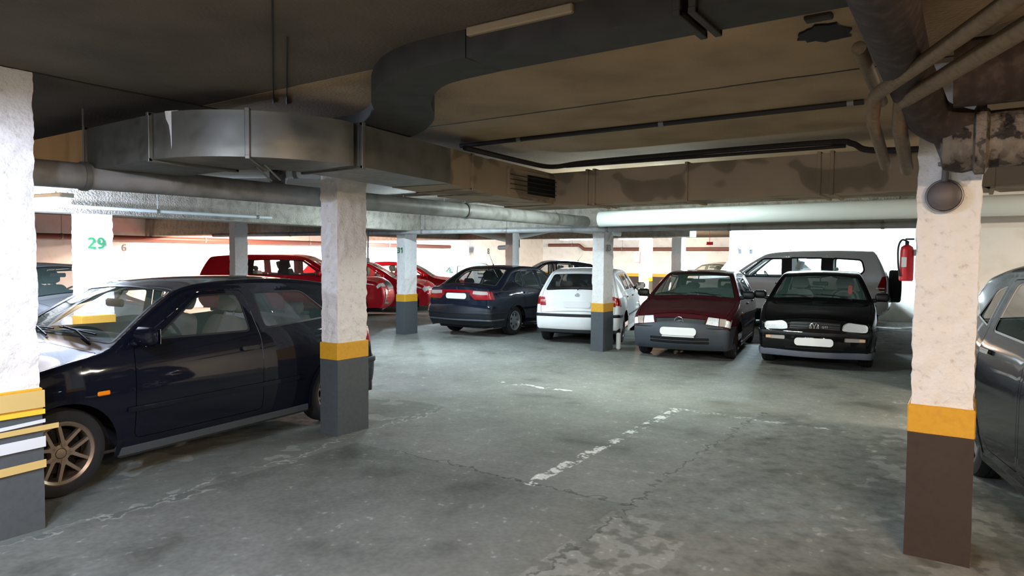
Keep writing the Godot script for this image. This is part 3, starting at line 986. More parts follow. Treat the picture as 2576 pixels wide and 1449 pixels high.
func astra() -> Dictionary:
	var d := {
		"L": 4.05, "sill": 0.19, "bump_f": 0.555, "bump_r": 0.60,
		"line": [[0.24, 0.18, 0.04, 0.12], [0.18, 0.25, 0.09, 0.14], [0.145, 0.40, 0.12, 0.15], [0.15, 0.53, 0.12, 0.15], [0.185, 0.565, 0.08, 0.14], [0.20, 0.64, 0.07, 0.12], [0.235, 0.69, 0.06, 0.10], [0.32, 0.73, 0.05, 0.08], [0.55, 0.79, 0.05, 0.05], [0.90, 0.87, 0.045, 0.04], [1.10, 0.912, 0.04, 0.04], [1.17, 0.94, 0.04, 0.04], [1.52, 1.16, 0.05, 0.045], [1.86, 1.335, 0.055, 0.04], [2.05, 1.375, 0.06, 0.03], [2.5, 1.40, 0.07, 0.02], [2.95, 1.385, 0.07, 0.02], [3.25, 1.34, 0.07, 0.02], [3.40, 1.29, 0.06, 0.02], [3.62, 1.10, 0.06, 0.04], [3.80, 0.96, 0.06, 0.05], [3.86, 0.84, 0.07, 0.06], [3.89, 0.62, 0.08, 0.07], [3.93, 0.58, 0.08, 0.08], [3.95, 0.45, 0.10, 0.08], [3.90, 0.30, 0.08, 0.08], [3.82, 0.22, 0.05, 0.08]],
		"plan": [[0.0, 0.69], [0.15, 0.735], [0.4, 0.79], [0.9, 0.835], [1.6, 0.844], [2.8, 0.844], [3.4, 0.83], [3.8, 0.79], [4.05, 0.74]],
		"sec": [[0.15, -0.05], [0.3, -0.014], [0.5, 0.0], [0.65, -0.003], [0.80, -0.020], [0.92, -0.055], [1.0, -0.085], [1.2, -0.18], [1.41, -0.30]],
		"arches": [[0.80, 0.29, 0.325], [3.317, 0.29, 0.325]],
		"screen": ["t1.20", "t1.84", 0.035, 0.03, "screen_glass"], "rear_window": ["t3.42", "r0.98", 0.05, 0.05, "side_glass"],
		"lids": [["bonnet", "f0.685", "t1.10", 0.02]],
		"doors": [[1.24, 0.30, 2.17, 0.30, 2.17, 0.92, 2.14, 1.315, 1.98, 1.325, 1.28, 0.94], [2.20, 0.30, 2.80, 0.30, 3.0, 0.55, 3.03, 0.9, 2.98, 1.28, 2.18, 1.325, 2.2, 0.92]],
		"windows": [["side_glass", [1.45, 0.965, 2.11, 0.965, 2.10, 1.295, 1.96, 1.295]], ["side_glass", [2.25, 0.965, 2.92, 0.975, 2.90, 1.27, 2.23, 1.30]], ["side_glass", [3.06, 0.985, 3.36, 1.0, 3.12, 1.24, 3.06, 1.255], 0.03]],
		"handles": [[1.96, 0.84], [2.78, 0.85]],
		"wheel": {"r": 0.285, "rim": "spoke", "rim_mat": "steel", "w": 0.175, "spokes": 6},
		"mirror": [1.36, 0.965], "mirror_mat": mats.black_plastic, "bumper_mat": mats.bumper_grey, "moulding": [0.49, 0.53, [[1.20, 2.9]]], "repeater": [1.10, 0.72],
		"lamp_wrap_f": [0.575, 0.672], "side_lamps": [["f", [0.0, 0.575, 0.27, 0.575, 0.33, 0.672, 0.0, 0.672]]],
		"plates": [["f", 0.475, 0.56, 0.125]],
		"cabin": {"seat": "cloth_dark", "dash_y": 0.955, "dash_z": 1.46, "seat_y": 0.40, "front_z": 2.10, "rear_z": 2.82, "shelf_y": 0.89, "open_rest": true},
		"face": [
			["headlight", "f", [0.40, 0.574, 0.59, 0.568, 0.59, 0.682, 0.43, 0.676], "headlamp", -0.01, 0.01],
			["indicator", "f", [0.60, 0.568, 0.80, 0.572, 0.80, 0.682, 0.60, 0.682], "lens_smoke", -0.004, 0.004],
			["grille", "f", [-0.375, 0.572, 0.375, 0.572, 0.40, 0.648, -0.40, 0.648], "black_plastic", -0.018, 0.02],
			["lower_grille", "f", [-0.46, 0.345, 0.46, 0.345, 0.46, 0.385, -0.46, 0.385], "black_plastic", -0.014],
			["lower_grille", "f", [-0.46, 0.29, 0.46, 0.29, 0.46, 0.33, -0.46, 0.33], "black_plastic", -0.014],
		],
		"headlight_mat": "lens_smoke",
	}
	d.build = func(root, sk, dd):
		var s: float = sk.front(0.615)
		zigzag_badge(root, Transform3D(sk.tilt(s), sk.mid(s, 0.006)), 0.06)
		obj("bumper_groove", wrap_strip(sk, 0.535, false, 0.018, 0.006, 0.42), mats.black_plastic, root)
		obj("plate_holder", wrap_plate(sk, 0.405), mats.white_print, root)
	return d

# the dealer's white line of a plate frame, under the plate
func wrap_plate(sk: BodySkin, y: float) -> Tri:
	var T := Tri.new()
	var s := sk.front(y)
	box(T, Vector3(0, 0, 0.004), Vector3(0.50, 0.022, 0.01), 0.003, Transform3D(sk.tilt(s), sk.mid(s, 0.004)))
	return T

func toledo() -> Dictionary:
	var d := {
		"L": 4.44, "sill": 0.20, "bump_f": 0.57, "bump_r": 0.60,
		"line": [[0.24, 0.20, 0.04, 0.12], [0.17, 0.28, 0.09, 0.14], [0.15, 0.42, 0.12, 0.15], [0.16, 0.55, 0.12, 0.15], [0.19, 0.60, 0.08, 0.13], [0.22, 0.70, 0.07, 0.10], [0.34, 0.77, 0.05, 0.07], [0.65, 0.85, 0.05, 0.05], [1.0, 0.915, 0.045, 0.04], [1.18, 0.955, 0.04, 0.04], [1.26, 0.985, 0.04, 0.04], [1.62, 1.21, 0.05, 0.045], [1.95, 1.37, 0.055, 0.04], [2.2, 1.412, 0.06, 0.03], [2.65, 1.432, 0.07, 0.02], [3.0, 1.415, 0.08, 0.02], [3.22, 1.38, 0.08, 0.03], [3.40, 1.32, 0.08, 0.04], [3.70, 1.165, 0.09, 0.05], [3.93, 1.045, 0.09, 0.05], [4.05, 1.01, 0.07, 0.05], [4.20, 1.00, 0.06, 0.06], [4.275, 0.98, 0.05, 0.07], [4.295, 0.90, 0.06, 0.08], [4.30, 0.78, 0.08, 0.08], [4.30, 0.64, 0.09, 0.08], [4.34, 0.595, 0.09, 0.08], [4.35, 0.48, 0.11, 0.09], [4.31, 0.34, 0.10, 0.09], [4.20, 0.235, 0.05, 0.08]],
		"plan": [[0.0, 0.70], [0.2, 0.76], [0.5, 0.82], [1.0, 0.862], [1.7, 0.871], [2.9, 0.871], [3.5, 0.862], [4.0, 0.825], [4.44, 0.76]],
		"sec": [[0.15, -0.05], [0.3, -0.014], [0.5, 0.0], [0.65, -0.002], [0.80, -0.016], [0.95, -0.055], [1.05, -0.10], [1.2, -0.175], [1.43, -0.32]],
		"arches": [[0.88, 0.30, 0.335], [3.40, 0.30, 0.335]],
		"screen": ["t1.29", "t1.93", 0.035, 0.03, "screen_glass"], "rear_window": ["t3.30", "t3.95", 0.02, 0.015, "tint_glass"],
		"lids": [["bonnet", "f0.72", "t1.17", 0.02], ["boot_lid", "t4.03", "r0.64", 0.02]],
		"doors": [[1.34, 0.30, 2.28, 0.30, 2.28, 0.95, 2.24, 1.345, 2.05, 1.345, 1.38, 0.985], [2.31, 0.30, 2.88, 0.30, 3.06, 0.55, 3.14, 0.9, 3.40, 1.10, 3.16, 1.29, 2.95, 1.345, 2.28, 1.35, 2.31, 0.95]],
		"windows": [["side_glass", [1.53, 0.995, 2.22, 1.0, 2.20, 1.32, 2.04, 1.315]], ["side_glass", [2.36, 1.0, 2.98, 1.005, 2.92, 1.325, 2.34, 1.33], 0.03], ["side_glass", [3.02, 1.005, 3.14, 1.03, 3.30, 1.12, 3.12, 1.27, 2.96, 1.315], 0.05]],
		"handles": [[2.08, 0.87], [2.90, 0.885]], "handle_mat": mats.navy_paint, "seal_mat": mats.trim_grey,
		"wheel": {"r": 0.305, "rim": "holes", "rim_mat": "alloy_silver", "w": 0.195, "rr": 0.20},
		"mirror": [1.50, 1.01], "bumper_mat": mats.navy_bumper, "moulding": [0.51, 0.535, [[1.30, 3.0]]], "moulding_mat": mats.navy_bumper,
		"lamp_wrap_r": [0.775, 0.945], "side_lamps": [["r", [4.16, 0.775, 4.5, 0.775, 4.5, 0.945, 4.20, 0.945]]],
		"plates": [["r", 0.835, 0.50, 0.115]],
		"cabin": {"seat": "cloth_dark", "dash_y": 1.0, "dash_z": 1.56, "seat_y": 0.42, "front_z": 2.15, "rear_z": 3.0, "shelf_y": 0.98},
		"face": [
			["tail_light", "r", [0.36, 0.945, 0.30, 0.88, 0.42, 0.775, 0.86, 0.775, 0.86, 0.945], "tail_red", 0.003, 0.02],
			["lamp_lens", "r", [0.39, 0.935, 0.38, 0.88, 0.56, 0.868, 0.78, 0.875, 0.78, 0.935], "lens_clear", 0.007, 0.01],
			["light_bar", "r", [-0.36, 0.905, 0.36, 0.905, 0.38, 0.945, -0.38, 0.945], "tail_red", 0.003, 0.01],
			["plate_recess", "r", [-0.33, 0.755, 0.33, 0.755, 0.30, 0.90, -0.30, 0.90], "black_plastic", 0.002, 0.02],
		],
	}
	d.build = func(root, sk, dd):
		obj("bumper_strip", wrap_strip(sk, 0.50, true, 0.045, 0.012, 3.82), mats.navy_bumper, root)
		obj("bumper_strip", wrap_strip(sk, 0.36, true, 0.03, 0.010, 3.86), mats.trim_grey, root)
		var s: float = sk.rear(0.965)
		letters("badge", root, "S", 0.062, 0.008, mats.chrome, Transform3D(Basis(Vector3.RIGHT, -0.1) * sk.tilt(s), sk.mid(sk.rear(0.955), 0.004)))
		letters("lettering", root, "1.6", 0.03, 0.006, mats.chrome, Transform3D(Basis(Vector3.RIGHT, -0.1) * sk.tilt(s), sk.on(Vector2(0.46, sk.rear(0.962)), 0.004)))
		aerial(root, sk, 3.0, 0.0, 0.42, true)
	return d

func offroader() -> Dictionary:
	var d := {
		"L": 4.72, "sill": 0.42, "bump_f": 0.78, "bump_r": 0.74, "cell": 0.07,
		"line": [[0.20, 0.42, 0.04, 0.10], [0.14, 0.50, 0.08, 0.12], [0.13, 0.70, 0.10, 0.13], [0.17, 0.80, 0.08, 0.12], [0.18, 1.0, 0.08, 0.10], [0.26, 1.08, 0.06, 0.08], [0.60, 1.135, 0.06, 0.05], [1.10, 1.175, 0.05, 0.04], [1.28, 1.21, 0.05, 0.04], [1.65, 1.48, 0.06, 0.04], [2.02, 1.72, 0.07, 0.04], [2.25, 1.79, 0.09, 0.03], [2.8, 1.83, 0.10, 0.02], [3.6, 1.84, 0.10, 0.02], [4.25, 1.82, 0.09, 0.02], [4.36, 1.80, 0.05, 0.02], [4.52, 1.50, 0.08, 0.04], [4.62, 1.20, 0.09, 0.05], [4.64, 0.85, 0.10, 0.05], [4.66, 0.72, 0.10, 0.06], [4.66, 0.55, 0.08, 0.06], [4.58, 0.46, 0.04, 0.05]],
		"plan": [[0.0, 0.78], [0.3, 0.87], [0.8, 0.925], [1.6, 0.938], [3.9, 0.938], [4.4, 0.915], [4.75, 0.87]],
		"sec": [[0.35, -0.03], [0.6, 0.0], [0.85, 0.0], [1.05, -0.02], [1.18, -0.06], [1.5, -0.15], [1.84, -0.27]],
		"arches": [[0.86, 0.37, 0.42], [3.65, 0.37, 0.42]],
		"screen": ["t1.32", "t1.99", 0.04, 0.03, "screen_glass"], "rear_window": ["t4.40", "r1.22", 0.08, 0.08, "side_glass"],
		"lids": [["bonnet", "f1.06", "t1.20", 0.02]],
		"doors": [[1.40, 0.48, 2.55, 0.48, 2.55, 1.70, 2.05, 1.69, 1.45, 1.24], [2.58, 0.48, 3.12, 0.48, 3.36, 0.80, 3.42, 1.14, 3.42, 1.72, 2.58, 1.72]],
		"windows": [["clear_glass", [1.50, 1.20, 2.48, 1.20, 2.46, 1.665, 2.02, 1.655]], ["clear_glass", [2.64, 1.20, 3.32, 1.20, 3.32, 1.68, 2.62, 1.68]], ["clear_glass", [3.50, 1.24, 3.62, 1.20, 4.00, 1.20, 4.20, 1.36, 4.13, 1.64, 3.50, 1.68], 0.09]],
		"handles": [[2.32, 1.06], [3.16, 1.07]],
		"wheel": {"r": 0.375, "rim": "spoke", "rim_mat": "alloy_silver", "w": 0.25, "spokes": 6},
		"mirror": [1.58, 1.20], "mirror_mat": mats.black_plastic, "seal_w": 0.035, "trims": [[2.47, 1.21, 2.65, 1.21, 2.63, 1.665, 2.45, 1.655], [3.31, 1.21, 3.52, 1.25, 3.52, 1.665, 3.31, 1.67]], "moulding": [0.66, 0.74, [[1.36, 3.15]]], "moulding_mat": mats.white_paint, "wipers": false,
		"lamp_wrap_r": [0.88, 1.26], "side_lamps": [["r", [4.44, 1.02, 4.50, 0.90, 4.9, 0.90, 4.9, 1.27, 4.52, 1.24]]],
		"cabin": {"seat": "cloth_pale", "dash_y": 1.20, "dash_z": 1.66, "seat_y": 0.70, "front_z": 2.32, "rear_z": 3.15, "shelf": false, "shelf_y": 1.0},
		"face": [["headlight", "f", [0.45, 0.86, 0.84, 0.86, 0.84, 1.02, 0.45, 1.02], "headlamp", 0.004], ["grille", "f", [-0.4, 0.86, 0.4, 0.86, 0.4, 1.03, -0.4, 1.03], "chrome", 0.004], ["tail_light", "r", [0.76, 0.88, 0.95, 0.88, 0.95, 1.26, 0.80, 1.26], "tail_red", 0.003]],
	}
	d.build = func(root, sk, dd):
		for sg in [-1, 1]:
			var T := Tri.new()
			for k in 2:
				var y := 0.93 + 0.07 * k
				box(T, sk.side(Vector2(4.50, y), sg, 0.008), Vector3(0.02, 0.025, 0.16), 0.006)
			obj("lamp_trim", T, mats.chrome, root)
			var S := Tri.new()
			box(S, Vector3(sg * 0.96, 0.43, 2.28), Vector3(0.17, 0.06, 1.75), 0.02)
			obj("side_step", S, mats.black_plastic, root)
		var t := share("spare_wheel", make_wheel(dd.wheel)[0], mats.tyre, root, Transform3D(Basis(Vector3.UP, -PI / 2), Vector3(0.12, 1.02, 4.80)))
		var Cv := Tri.new()
		lathe(Cv, [Vector2(0.27, 0.05), Vector2(0.25, 0.13), Vector2(0.0, 0.14)], 28)
		obj("wheel_cover", Cv, mats.black_plastic, t)
	return d

func big_red() -> Dictionary:
	var d := {
		"L": 4.95, "sill": 0.28, "bump_f": 0.70, "bump_r": 0.70, "cell": 0.08,
		"line": [[0.30, 0.26, 0.04, 0.14], [0.22, 0.34, 0.10, 0.16], [0.17, 0.50, 0.13, 0.18], [0.18, 0.68, 0.13, 0.18], [0.24, 0.82, 0.11, 0.16], [0.38, 0.95, 0.08, 0.12], [0.75, 1.02, 0.07, 0.07], [1.20, 1.075, 0.06, 0.05], [1.42, 1.115, 0.05, 0.05], [1.80, 1.36, 0.06, 0.05], [2.20, 1.575, 0.07, 0.04], [2.5, 1.635, 0.08, 0.03], [3.1, 1.655, 0.09, 0.02], [3.9, 1.65, 0.09, 0.02], [4.55, 1.60, 0.08, 0.03], [4.66, 1.57, 0.05, 0.04], [4.82, 1.32, 0.08, 0.06], [4.90, 1.12, 0.10, 0.08], [4.90, 0.90, 0.12, 0.09], [4.92, 0.70, 0.12, 0.09], [4.92, 0.50, 0.10, 0.09], [4.80, 0.32, 0.05, 0.08]],
		"plan": [[0.0, 0.70], [0.25, 0.79], [0.6, 0.86], [1.2, 0.895], [2.0, 0.90], [3.9, 0.90], [4.5, 0.88], [5.0, 0.80]],
		"sec": [[0.25, -0.04], [0.5, 0.0], [0.85, 0.0], [1.0, -0.025], [1.12, -0.07], [1.4, -0.16], [1.66, -0.28]],
		"arches": [[0.98, 0.35, 0.39], [3.80, 0.35, 0.39]],
		"screen": ["t1.45", "t2.18", 0.04, 0.03, "clear_glass"], "rear_window": ["t4.68", "r1.18", 0.06, 0.08, "tint_glass"],
		"lids": [["bonnet", "f0.94", "t1.34", 0.02]],
		"doors": [[1.55, 0.38, 2.72, 0.38, 2.72, 1.56, 2.3, 1.55, 1.62, 1.14], [2.75, 0.38, 3.35, 0.38, 3.58, 0.75, 3.62, 1.1, 3.62, 1.56, 2.75, 1.58]],
		"windows": [["clear_glass", [1.74, 1.13, 2.66, 1.12, 2.64, 1.53, 2.28, 1.51]], ["clear_glass", [2.86, 1.12, 3.54, 1.13, 3.54, 1.53, 2.84, 1.54]], ["clear_glass", [3.68, 1.14, 4.15, 1.17, 4.05, 1.50, 3.66, 1.53]]],
		"handles": [[2.45, 1.0], [3.36, 1.01]], "handle_mat": mats.red_paint,
		"wheel": {"r": 0.355, "rim": "spoke", "rim_mat": "alloy_silver", "w": 0.23, "spokes": 7},
		"mirror": [1.82, 1.12], "wipers": false, "seal_w": 0.025, "trims": [[2.65, 1.13, 2.87, 1.13, 2.85, 1.53, 2.63, 1.52], [3.53, 1.14, 3.69, 1.15, 3.67, 1.52, 3.53, 1.52]],
		"cabin": {"seat": "cloth_dark", "dash_y": 1.10, "dash_z": 1.80, "seat_y": 0.60, "front_z": 2.5, "rear_z": 3.4, "shelf_y": 1.0, "shelf": false},
		"face": [["headlight", "f", [0.48, 0.80, 0.90, 0.86, 0.90, 0.93, 0.46, 0.88], "headlamp", 0.004], ["grille", "f", [-0.42, 0.72, 0.42, 0.72, 0.44, 0.88, -0.44, 0.88], "black_plastic", 0.004], ["lamp_trim", "f", [0.50, 0.70, 0.56, 0.76, 0.72, 0.42, 0.66, 0.38], "chrome", 0.015], ["lamp_trim", "f", [0.40, 0.36, 0.72, 0.40, 0.72, 0.44, 0.40, 0.42], "chrome", 0.015], ["tail_light", "r", [0.60, 0.95, 0.92, 0.95, 0.92, 1.10, 0.60, 1.10], "tail_red", 0.004]],
		"lamp_wrap_f": [0.84, 0.91], "lamp_wrap_r": [0.95, 1.10], "side_lamps": [["f", [0.1, 0.84, 0.62, 0.90, 0.72, 0.945, 0.1, 0.91]]],
	}
	return d

# a rounded hatchback of later years, stretched to fit each of the others
func hatch(L: float, H: float, w: float, glassy := "clear_glass") -> Dictionary:
	var k := L / 4.1; var v := H / 1.50
	var line := [[0.30, 0.20, 0.04, 0.15], [0.22, 0.28, 0.10, 0.18], [0.18, 0.42, 0.14, 0.20], [0.20, 0.58, 0.14, 0.20], [0.27, 0.70, 0.12, 0.18], [0.42, 0.82, 0.08, 0.13], [0.75, 0.91, 0.07, 0.08], [1.05, 0.965, 0.06, 0.06], [1.18, 1.00, 0.05, 0.06], [1.52, 1.23, 0.06, 0.06], [1.88, 1.42, 0.07, 0.05], [2.12, 1.48, 0.08, 0.03], [2.6, 1.50, 0.09, 0.02], [3.1, 1.475, 0.09, 0.02], [3.5, 1.41, 0.08, 0.03], [3.62, 1.37, 0.06, 0.04], [3.80, 1.16, 0.08, 0.06], [3.90, 1.0, 0.10, 0.08], [3.93, 0.80, 0.12, 0.09], [3.98, 0.62, 0.12, 0.09], [4.0, 0.45, 0.12, 0.10], [3.95, 0.30, 0.08, 0.09], [3.85, 0.22, 0.05, 0.08]]
	var q := func(a: Array) -> Array:
		var o := []
		for i in range(0, a.size(), 2): o.append(a[i] * k); o.append(a[i + 1] * v)
		return o
	var d := {
		"L": L, "sill": 0.20 * v, "bump_f": 0.56 * v, "bump_r": 0.60 * v, "cell": 0.08,
		"line": line.map(func(e): return [e[0] * k, e[1] * v, e[2], e[3]]),
		"plan": [[0.0, w - 0.20], [0.25 * k, w - 0.10], [0.6 * k, w - 0.035], [1.2 * k, w], [2.0 * k, w], [3.2 * k, w], [3.7 * k, w - 0.03], [4.1 * k, w - 0.11]],
		"sec": [[0.2, -0.05], [0.45, 0.0], [0.70 * v, 0.0], [0.9 * v, -0.025], [1.0 * v, -0.06], [1.25 * v, -0.16], [1.5 * v, -0.28]],
		"arches": [[0.82 * k, 0.31, 0.345], [3.30 * k, 0.31, 0.345]],
		"screen": ["t%.3f" % (1.21 * k), "t%.3f" % (1.86 * k), 0.035, 0.03, glassy], "rear_window": ["t%.3f" % (3.64 * k), "r%.3f" % (1.04 * v), 0.06, 0.06, "tint_glass"],
		"lids": [["bonnet", "f%.3f" % (0.80 * v), "t%.3f" % (1.08 * k), 0.02]],
		"doors": [q.call([1.28, 0.30, 2.25, 0.30, 2.25, 1.0, 2.22, 1.41, 1.95, 1.40, 1.34, 1.0]), q.call([2.28, 0.30, 2.82, 0.30, 3.02, 0.6, 3.08, 1.0, 3.05, 1.38, 2.26, 1.42, 2.28, 1.0])],
		"windows": [[glassy, q.call([1.46, 1.015, 2.19, 1.02, 2.17, 1.385, 1.93, 1.37])], [glassy, q.call([2.34, 1.02, 2.98, 1.04, 2.96, 1.365, 2.32, 1.39])], [glassy, q.call([3.12, 1.06, 3.40, 1.11, 3.25, 1.31, 3.10, 1.35]), 0.03]],
		"handles": [[2.0 * k, 0.90 * v], [2.84 * k, 0.92 * v]],
		"wheel": {"r": 0.315, "rim": "spoke", "rim_mat": "alloy_silver", "w": 0.205, "spokes": 5},
		"mirror": [1.50 * k, 1.02 * v], "wipers": false,
		"lamp_wrap_f": [0.66 * v, 0.78 * v], "lamp_wrap_r": [0.80 * v, 1.0 * v],
		"side_lamps": [["f", q.call([0.0, 0.66, 0.50, 0.72, 0.66, 0.80, 0.0, 0.78])], ["r", q.call([3.72, 0.82, 4.2, 0.80, 4.2, 1.0, 3.70, 0.99])]],
		"cabin": {"seat": "cloth_dark", "dash_y": 0.99 * v, "dash_z": 1.52 * k, "seat_y": 0.46 * v, "front_z": 2.08 * k, "rear_z": 2.85 * k, "shelf_y": 0.95 * v, "shelf": false},
		"face": [["headlight", "f", [0.42, 0.62 * v, 0.86, 0.66 * v, 0.86, 0.78 * v, 0.46, 0.72 * v], "headlamp", 0.004], ["grille", "f", [-0.38, 0.56 * v, 0.38, 0.56 * v, 0.36, 0.66 * v, -0.36, 0.66 * v], "black_plastic", 0.004], ["lower_grille", "f", [-0.5, 0.30 * v, 0.5, 0.30 * v, 0.44, 0.42 * v, -0.44, 0.42 * v], "black_plastic", 0.004], ["fog_light", "f", [0.60, 0.34 * v, 0.72, 0.34 * v, 0.72, 0.41 * v, 0.60, 0.40 * v], "lens_clear", 0.006], ["tail_light", "r", [0.64, 0.80 * v, 0.9, 0.80 * v, 0.9, 1.0 * v, 0.64, 1.0 * v], "tail_red", 0.004]],
	}
	return d

# ---------------------------------------------------------------- the hall
const CEIL := 2.665

func slab(lo: Vector3, hi: Vector3, b := 0.0) -> Tri:
	var T := Tri.new()
	box(T, (lo + hi) * 0.5, hi - lo, b)
	return T

# a box skinned with a fine grid whose points wander, for lumpy plaster
func rough_box(lo: Vector3, hi: Vector3, cell: float, amp: float, sd: int, freq := 9.0, caps := false) -> Tri:
	var T := Tri.new()
	var n := FastNoiseLite.new()
	n.seed = sd; n.frequency = freq; n.fractal_octaves = 3
	var mid := (lo + hi) * 0.5
	var P := func(v: Vector3) -> Vector3:
		var o := Vector3.ZERO
		if is_equal_approx(v.x, lo.x) or is_equal_approx(v.x, hi.x): o.x = signf(v.x - mid.x)
		if is_equal_approx(v.z, lo.z) or is_equal_approx(v.z, hi.z): o.z = signf(v.z - mid.z)
		if o == Vector3.ZERO: return v
		return v + o.normalized() * (n.get_noise_3dv(v) * amp)
	var faces := [[Vector3(hi.x, lo.y, hi.z), Vector3(0, 0, lo.z - hi.z)], [Vector3(lo.x, lo.y, lo.z), Vector3(0, 0, hi.z - lo.z)], [Vector3(lo.x, lo.y, hi.z), Vector3(hi.x - lo.x, 0, 0)], [Vector3(hi.x, lo.y, lo.z), Vector3(lo.x - hi.x, 0, 0)]]
	for f in faces:
		var w: Vector3 = f[1]
		var a := maxi(2, roundi(w.length() / cell)); var b := maxi(2, roundi((hi.y - lo.y) / cell))
		for i in a:
			for j in b:
				var q := func(u: int, v: int) -> Vector3:
					var p: Vector3 = f[0] + w * (float(u) / a)
					if u == a: p = f[0] + w
					p.y = lo.y + (hi.y - lo.y) * v / b
					return P.call(p)
				T.q(q.call(i, j), q.call(i + 1, j), q.call(i + 1, j + 1), q.call(i, j + 1))
	if caps:
		T.q(lo, Vector3(hi.x, lo.y, lo.z), Vector3(hi.x, lo.y, hi.z), Vector3(lo.x, lo.y, hi.z))
		T.q(Vector3(lo.x, hi.y, hi.z), hi, Vector3(hi.x, hi.y, lo.z), Vector3(lo.x, hi.y, lo.z))
	return T

# corner is the one towards +x +z; w along x, d along z
func pillar(label: String, corner: Vector2, w: float, d: float, base: Material, cell: float, number := "", top := CEIL) -> Node3D:
	var root := thing("pillar", label, "pillar", Vector3(corner.x - w / 2, 0, corner.y - d / 2))
	var h := Vector3(w / 2, 0, d / 2)
	var m := 0.014
	var g := Vector3(m, 0, m)
	obj("shaft", rough_box(Vector3(-h.x, 0.83, -h.z) + g, Vector3(h.x, top, h.z) - g, cell, 0.016, int(corner.x * 100) + 7), mats.plaster, root, 50)
	var Y := Tri.new()
	box(Y, Vector3(0, 0.761, 0), Vector3(w, 0.156, d), 0.006)
	obj("yellow_band", Y, mats.yellow, root)
	obj("painted_base", rough_box(Vector3(-h.x, -0.02, -h.z) + g * 0.2, Vector3(h.x, 0.69, h.z) - g * 0.2, maxf(cell, 0.04), 0.004, 5, 4.0), base, root, 50)
	return root

# a batten of one or two tubes under a tray; runs along x when turn is 0
func batten(label: String, at: Vector3, turn: float, len_: float, c: Color, energy: float, tubes := 2, seen := 6.0, tray := 0.13, side := 0.0, lip := 0.0, group := "fluorescent battens under the ceiling") -> Node3D:
	var root := thing("batten_light", label, "lamp", at, turn * DEG, group)
	if tray > 0.0:
		var T := Tri.new()
		box(T, Vector3(0, 0.035, 0), Vector3(len_ + 0.06, 0.05, tray), 0.01)
		if lip > 0.0:
			for e in [-1, 1]: box(T, Vector3(0, 0.02 - lip / 2, e * (tray / 2 - 0.004)), Vector3(len_ + 0.06, lip, 0.008), 0.001)
			for e in [-1, 1]: box(T, Vector3(e * (len_ / 2 + 0.03), 0.02 - lip / 2, 0), Vector3(0.008, lip, tray), 0.001)
		for e in [-1, 1]: tube(T, PackedVector3Array([Vector3(e * len_ * 0.35, 0.05, 0), Vector3(e * len_ * 0.35, CEIL - at.y, 0)]), 0.005, 6)
		obj("light_tray", T, mats.tray, root)
	for k in tubes:
		var G := Tri.new()
		var z := (k - (tubes - 1) * 0.5) * 0.07
		tube(G, PackedVector3Array([Vector3(-len_ / 2, -0.012, z), Vector3(len_ / 2, -0.012, z)]), 0.014, 10)
		obj("light_tube", G, glow("tube %s %.1f" % [c.to_html(), seen], c, seen), root)
	var a := AreaLight3D.new()
	a.name = "lamp_light"
	a.area_size = Vector2(len_, 0.10)
	a.light_color = c; a.light_energy = energy
	a.area_range = 60.0; a.area_attenuation = 2.0
	a.shadow_enabled = true
	a.rotation.x = -PI / 2
	a.position = Vector3(0, -0.035, 0)
	root.add_child(a)
	if side > 0.0:
		for e in [-0.3, 0.3]:
			var o := OmniLight3D.new()
			o.name = "lamp_spill"
			o.light_color = c; o.light_energy = side; o.omni_range = 60.0; o.omni_attenuation = 2.0; o.light_size = 0.03
			o.shadow_enabled = true
			o.position = Vector3(e * len_, -0.045 if lip == 0.0 else -0.035, 0)
			root.add_child(o)
	return root

# a duct of rectangular section along a path at its middle
func duct_run(path: PackedVector3Array, w0, h0: float, h1 = null) -> Tri:
	var T := Tri.new()
	var rows := []
	var n := path.size()
	for i in n:
		var d := path[mini(i + 1, n - 1)] - path[maxi(i - 1, 0)]
		d.y = 0
		var s := d.normalized().cross(Vector3.UP)
		var hh: float = h0 if h1 == null else lerpf(h0, h1, float(i) / (n - 1))
		var p := path[i]
		var w: float = lerpf(w0[0], w0[1], float(i) / (n - 1)) if w0 is Array else w0
		rows.append([p + s * w / 2 + Vector3(0, hh / 2, 0), p - s * w / 2 + Vector3(0, hh / 2, 0), p - s * w / 2 - Vector3(0, hh / 2, 0), p + s * w / 2 - Vector3(0, hh / 2, 0)])
	for i in n - 1:
		for k in 4:
			var j := (k + 1) % 4
			T.q(rows[i][k], rows[i + 1][k], rows[i + 1][j], rows[i][j])
	T.q(rows[0][0], rows[0][1], rows[0][2], rows[0][3])
	T.q(rows[n - 1][3], rows[n - 1][2], rows[n - 1][1], rows[n - 1][0])
	return T

func flange(p: Vector3, dir: Vector3, w: float, h: float) -> Tri:
	var T := Tri.new()
	var b := Basis(dir.cross(Vector3.UP).normalized(), Vector3.UP, -dir.normalized())
	for e in [[Vector3(0, h / 2 + 0.01, 0), Vector3(w + 0.05, 0.025, 0.03)], [Vector3(0, -h / 2 - 0.01, 0), Vector3(w + 0.05, 0.025, 0.03)], [Vector3(w / 2 + 0.01, 0, 0), Vector3(0.025, h + 0.04, 0.03)], [Vector3(-w / 2 - 0.01, 0, 0), Vector3(0.025, h + 0.04, 0.03)]]:
		box(T, e[0], e[1], 0.003, Transform3D(b, p))
	return T

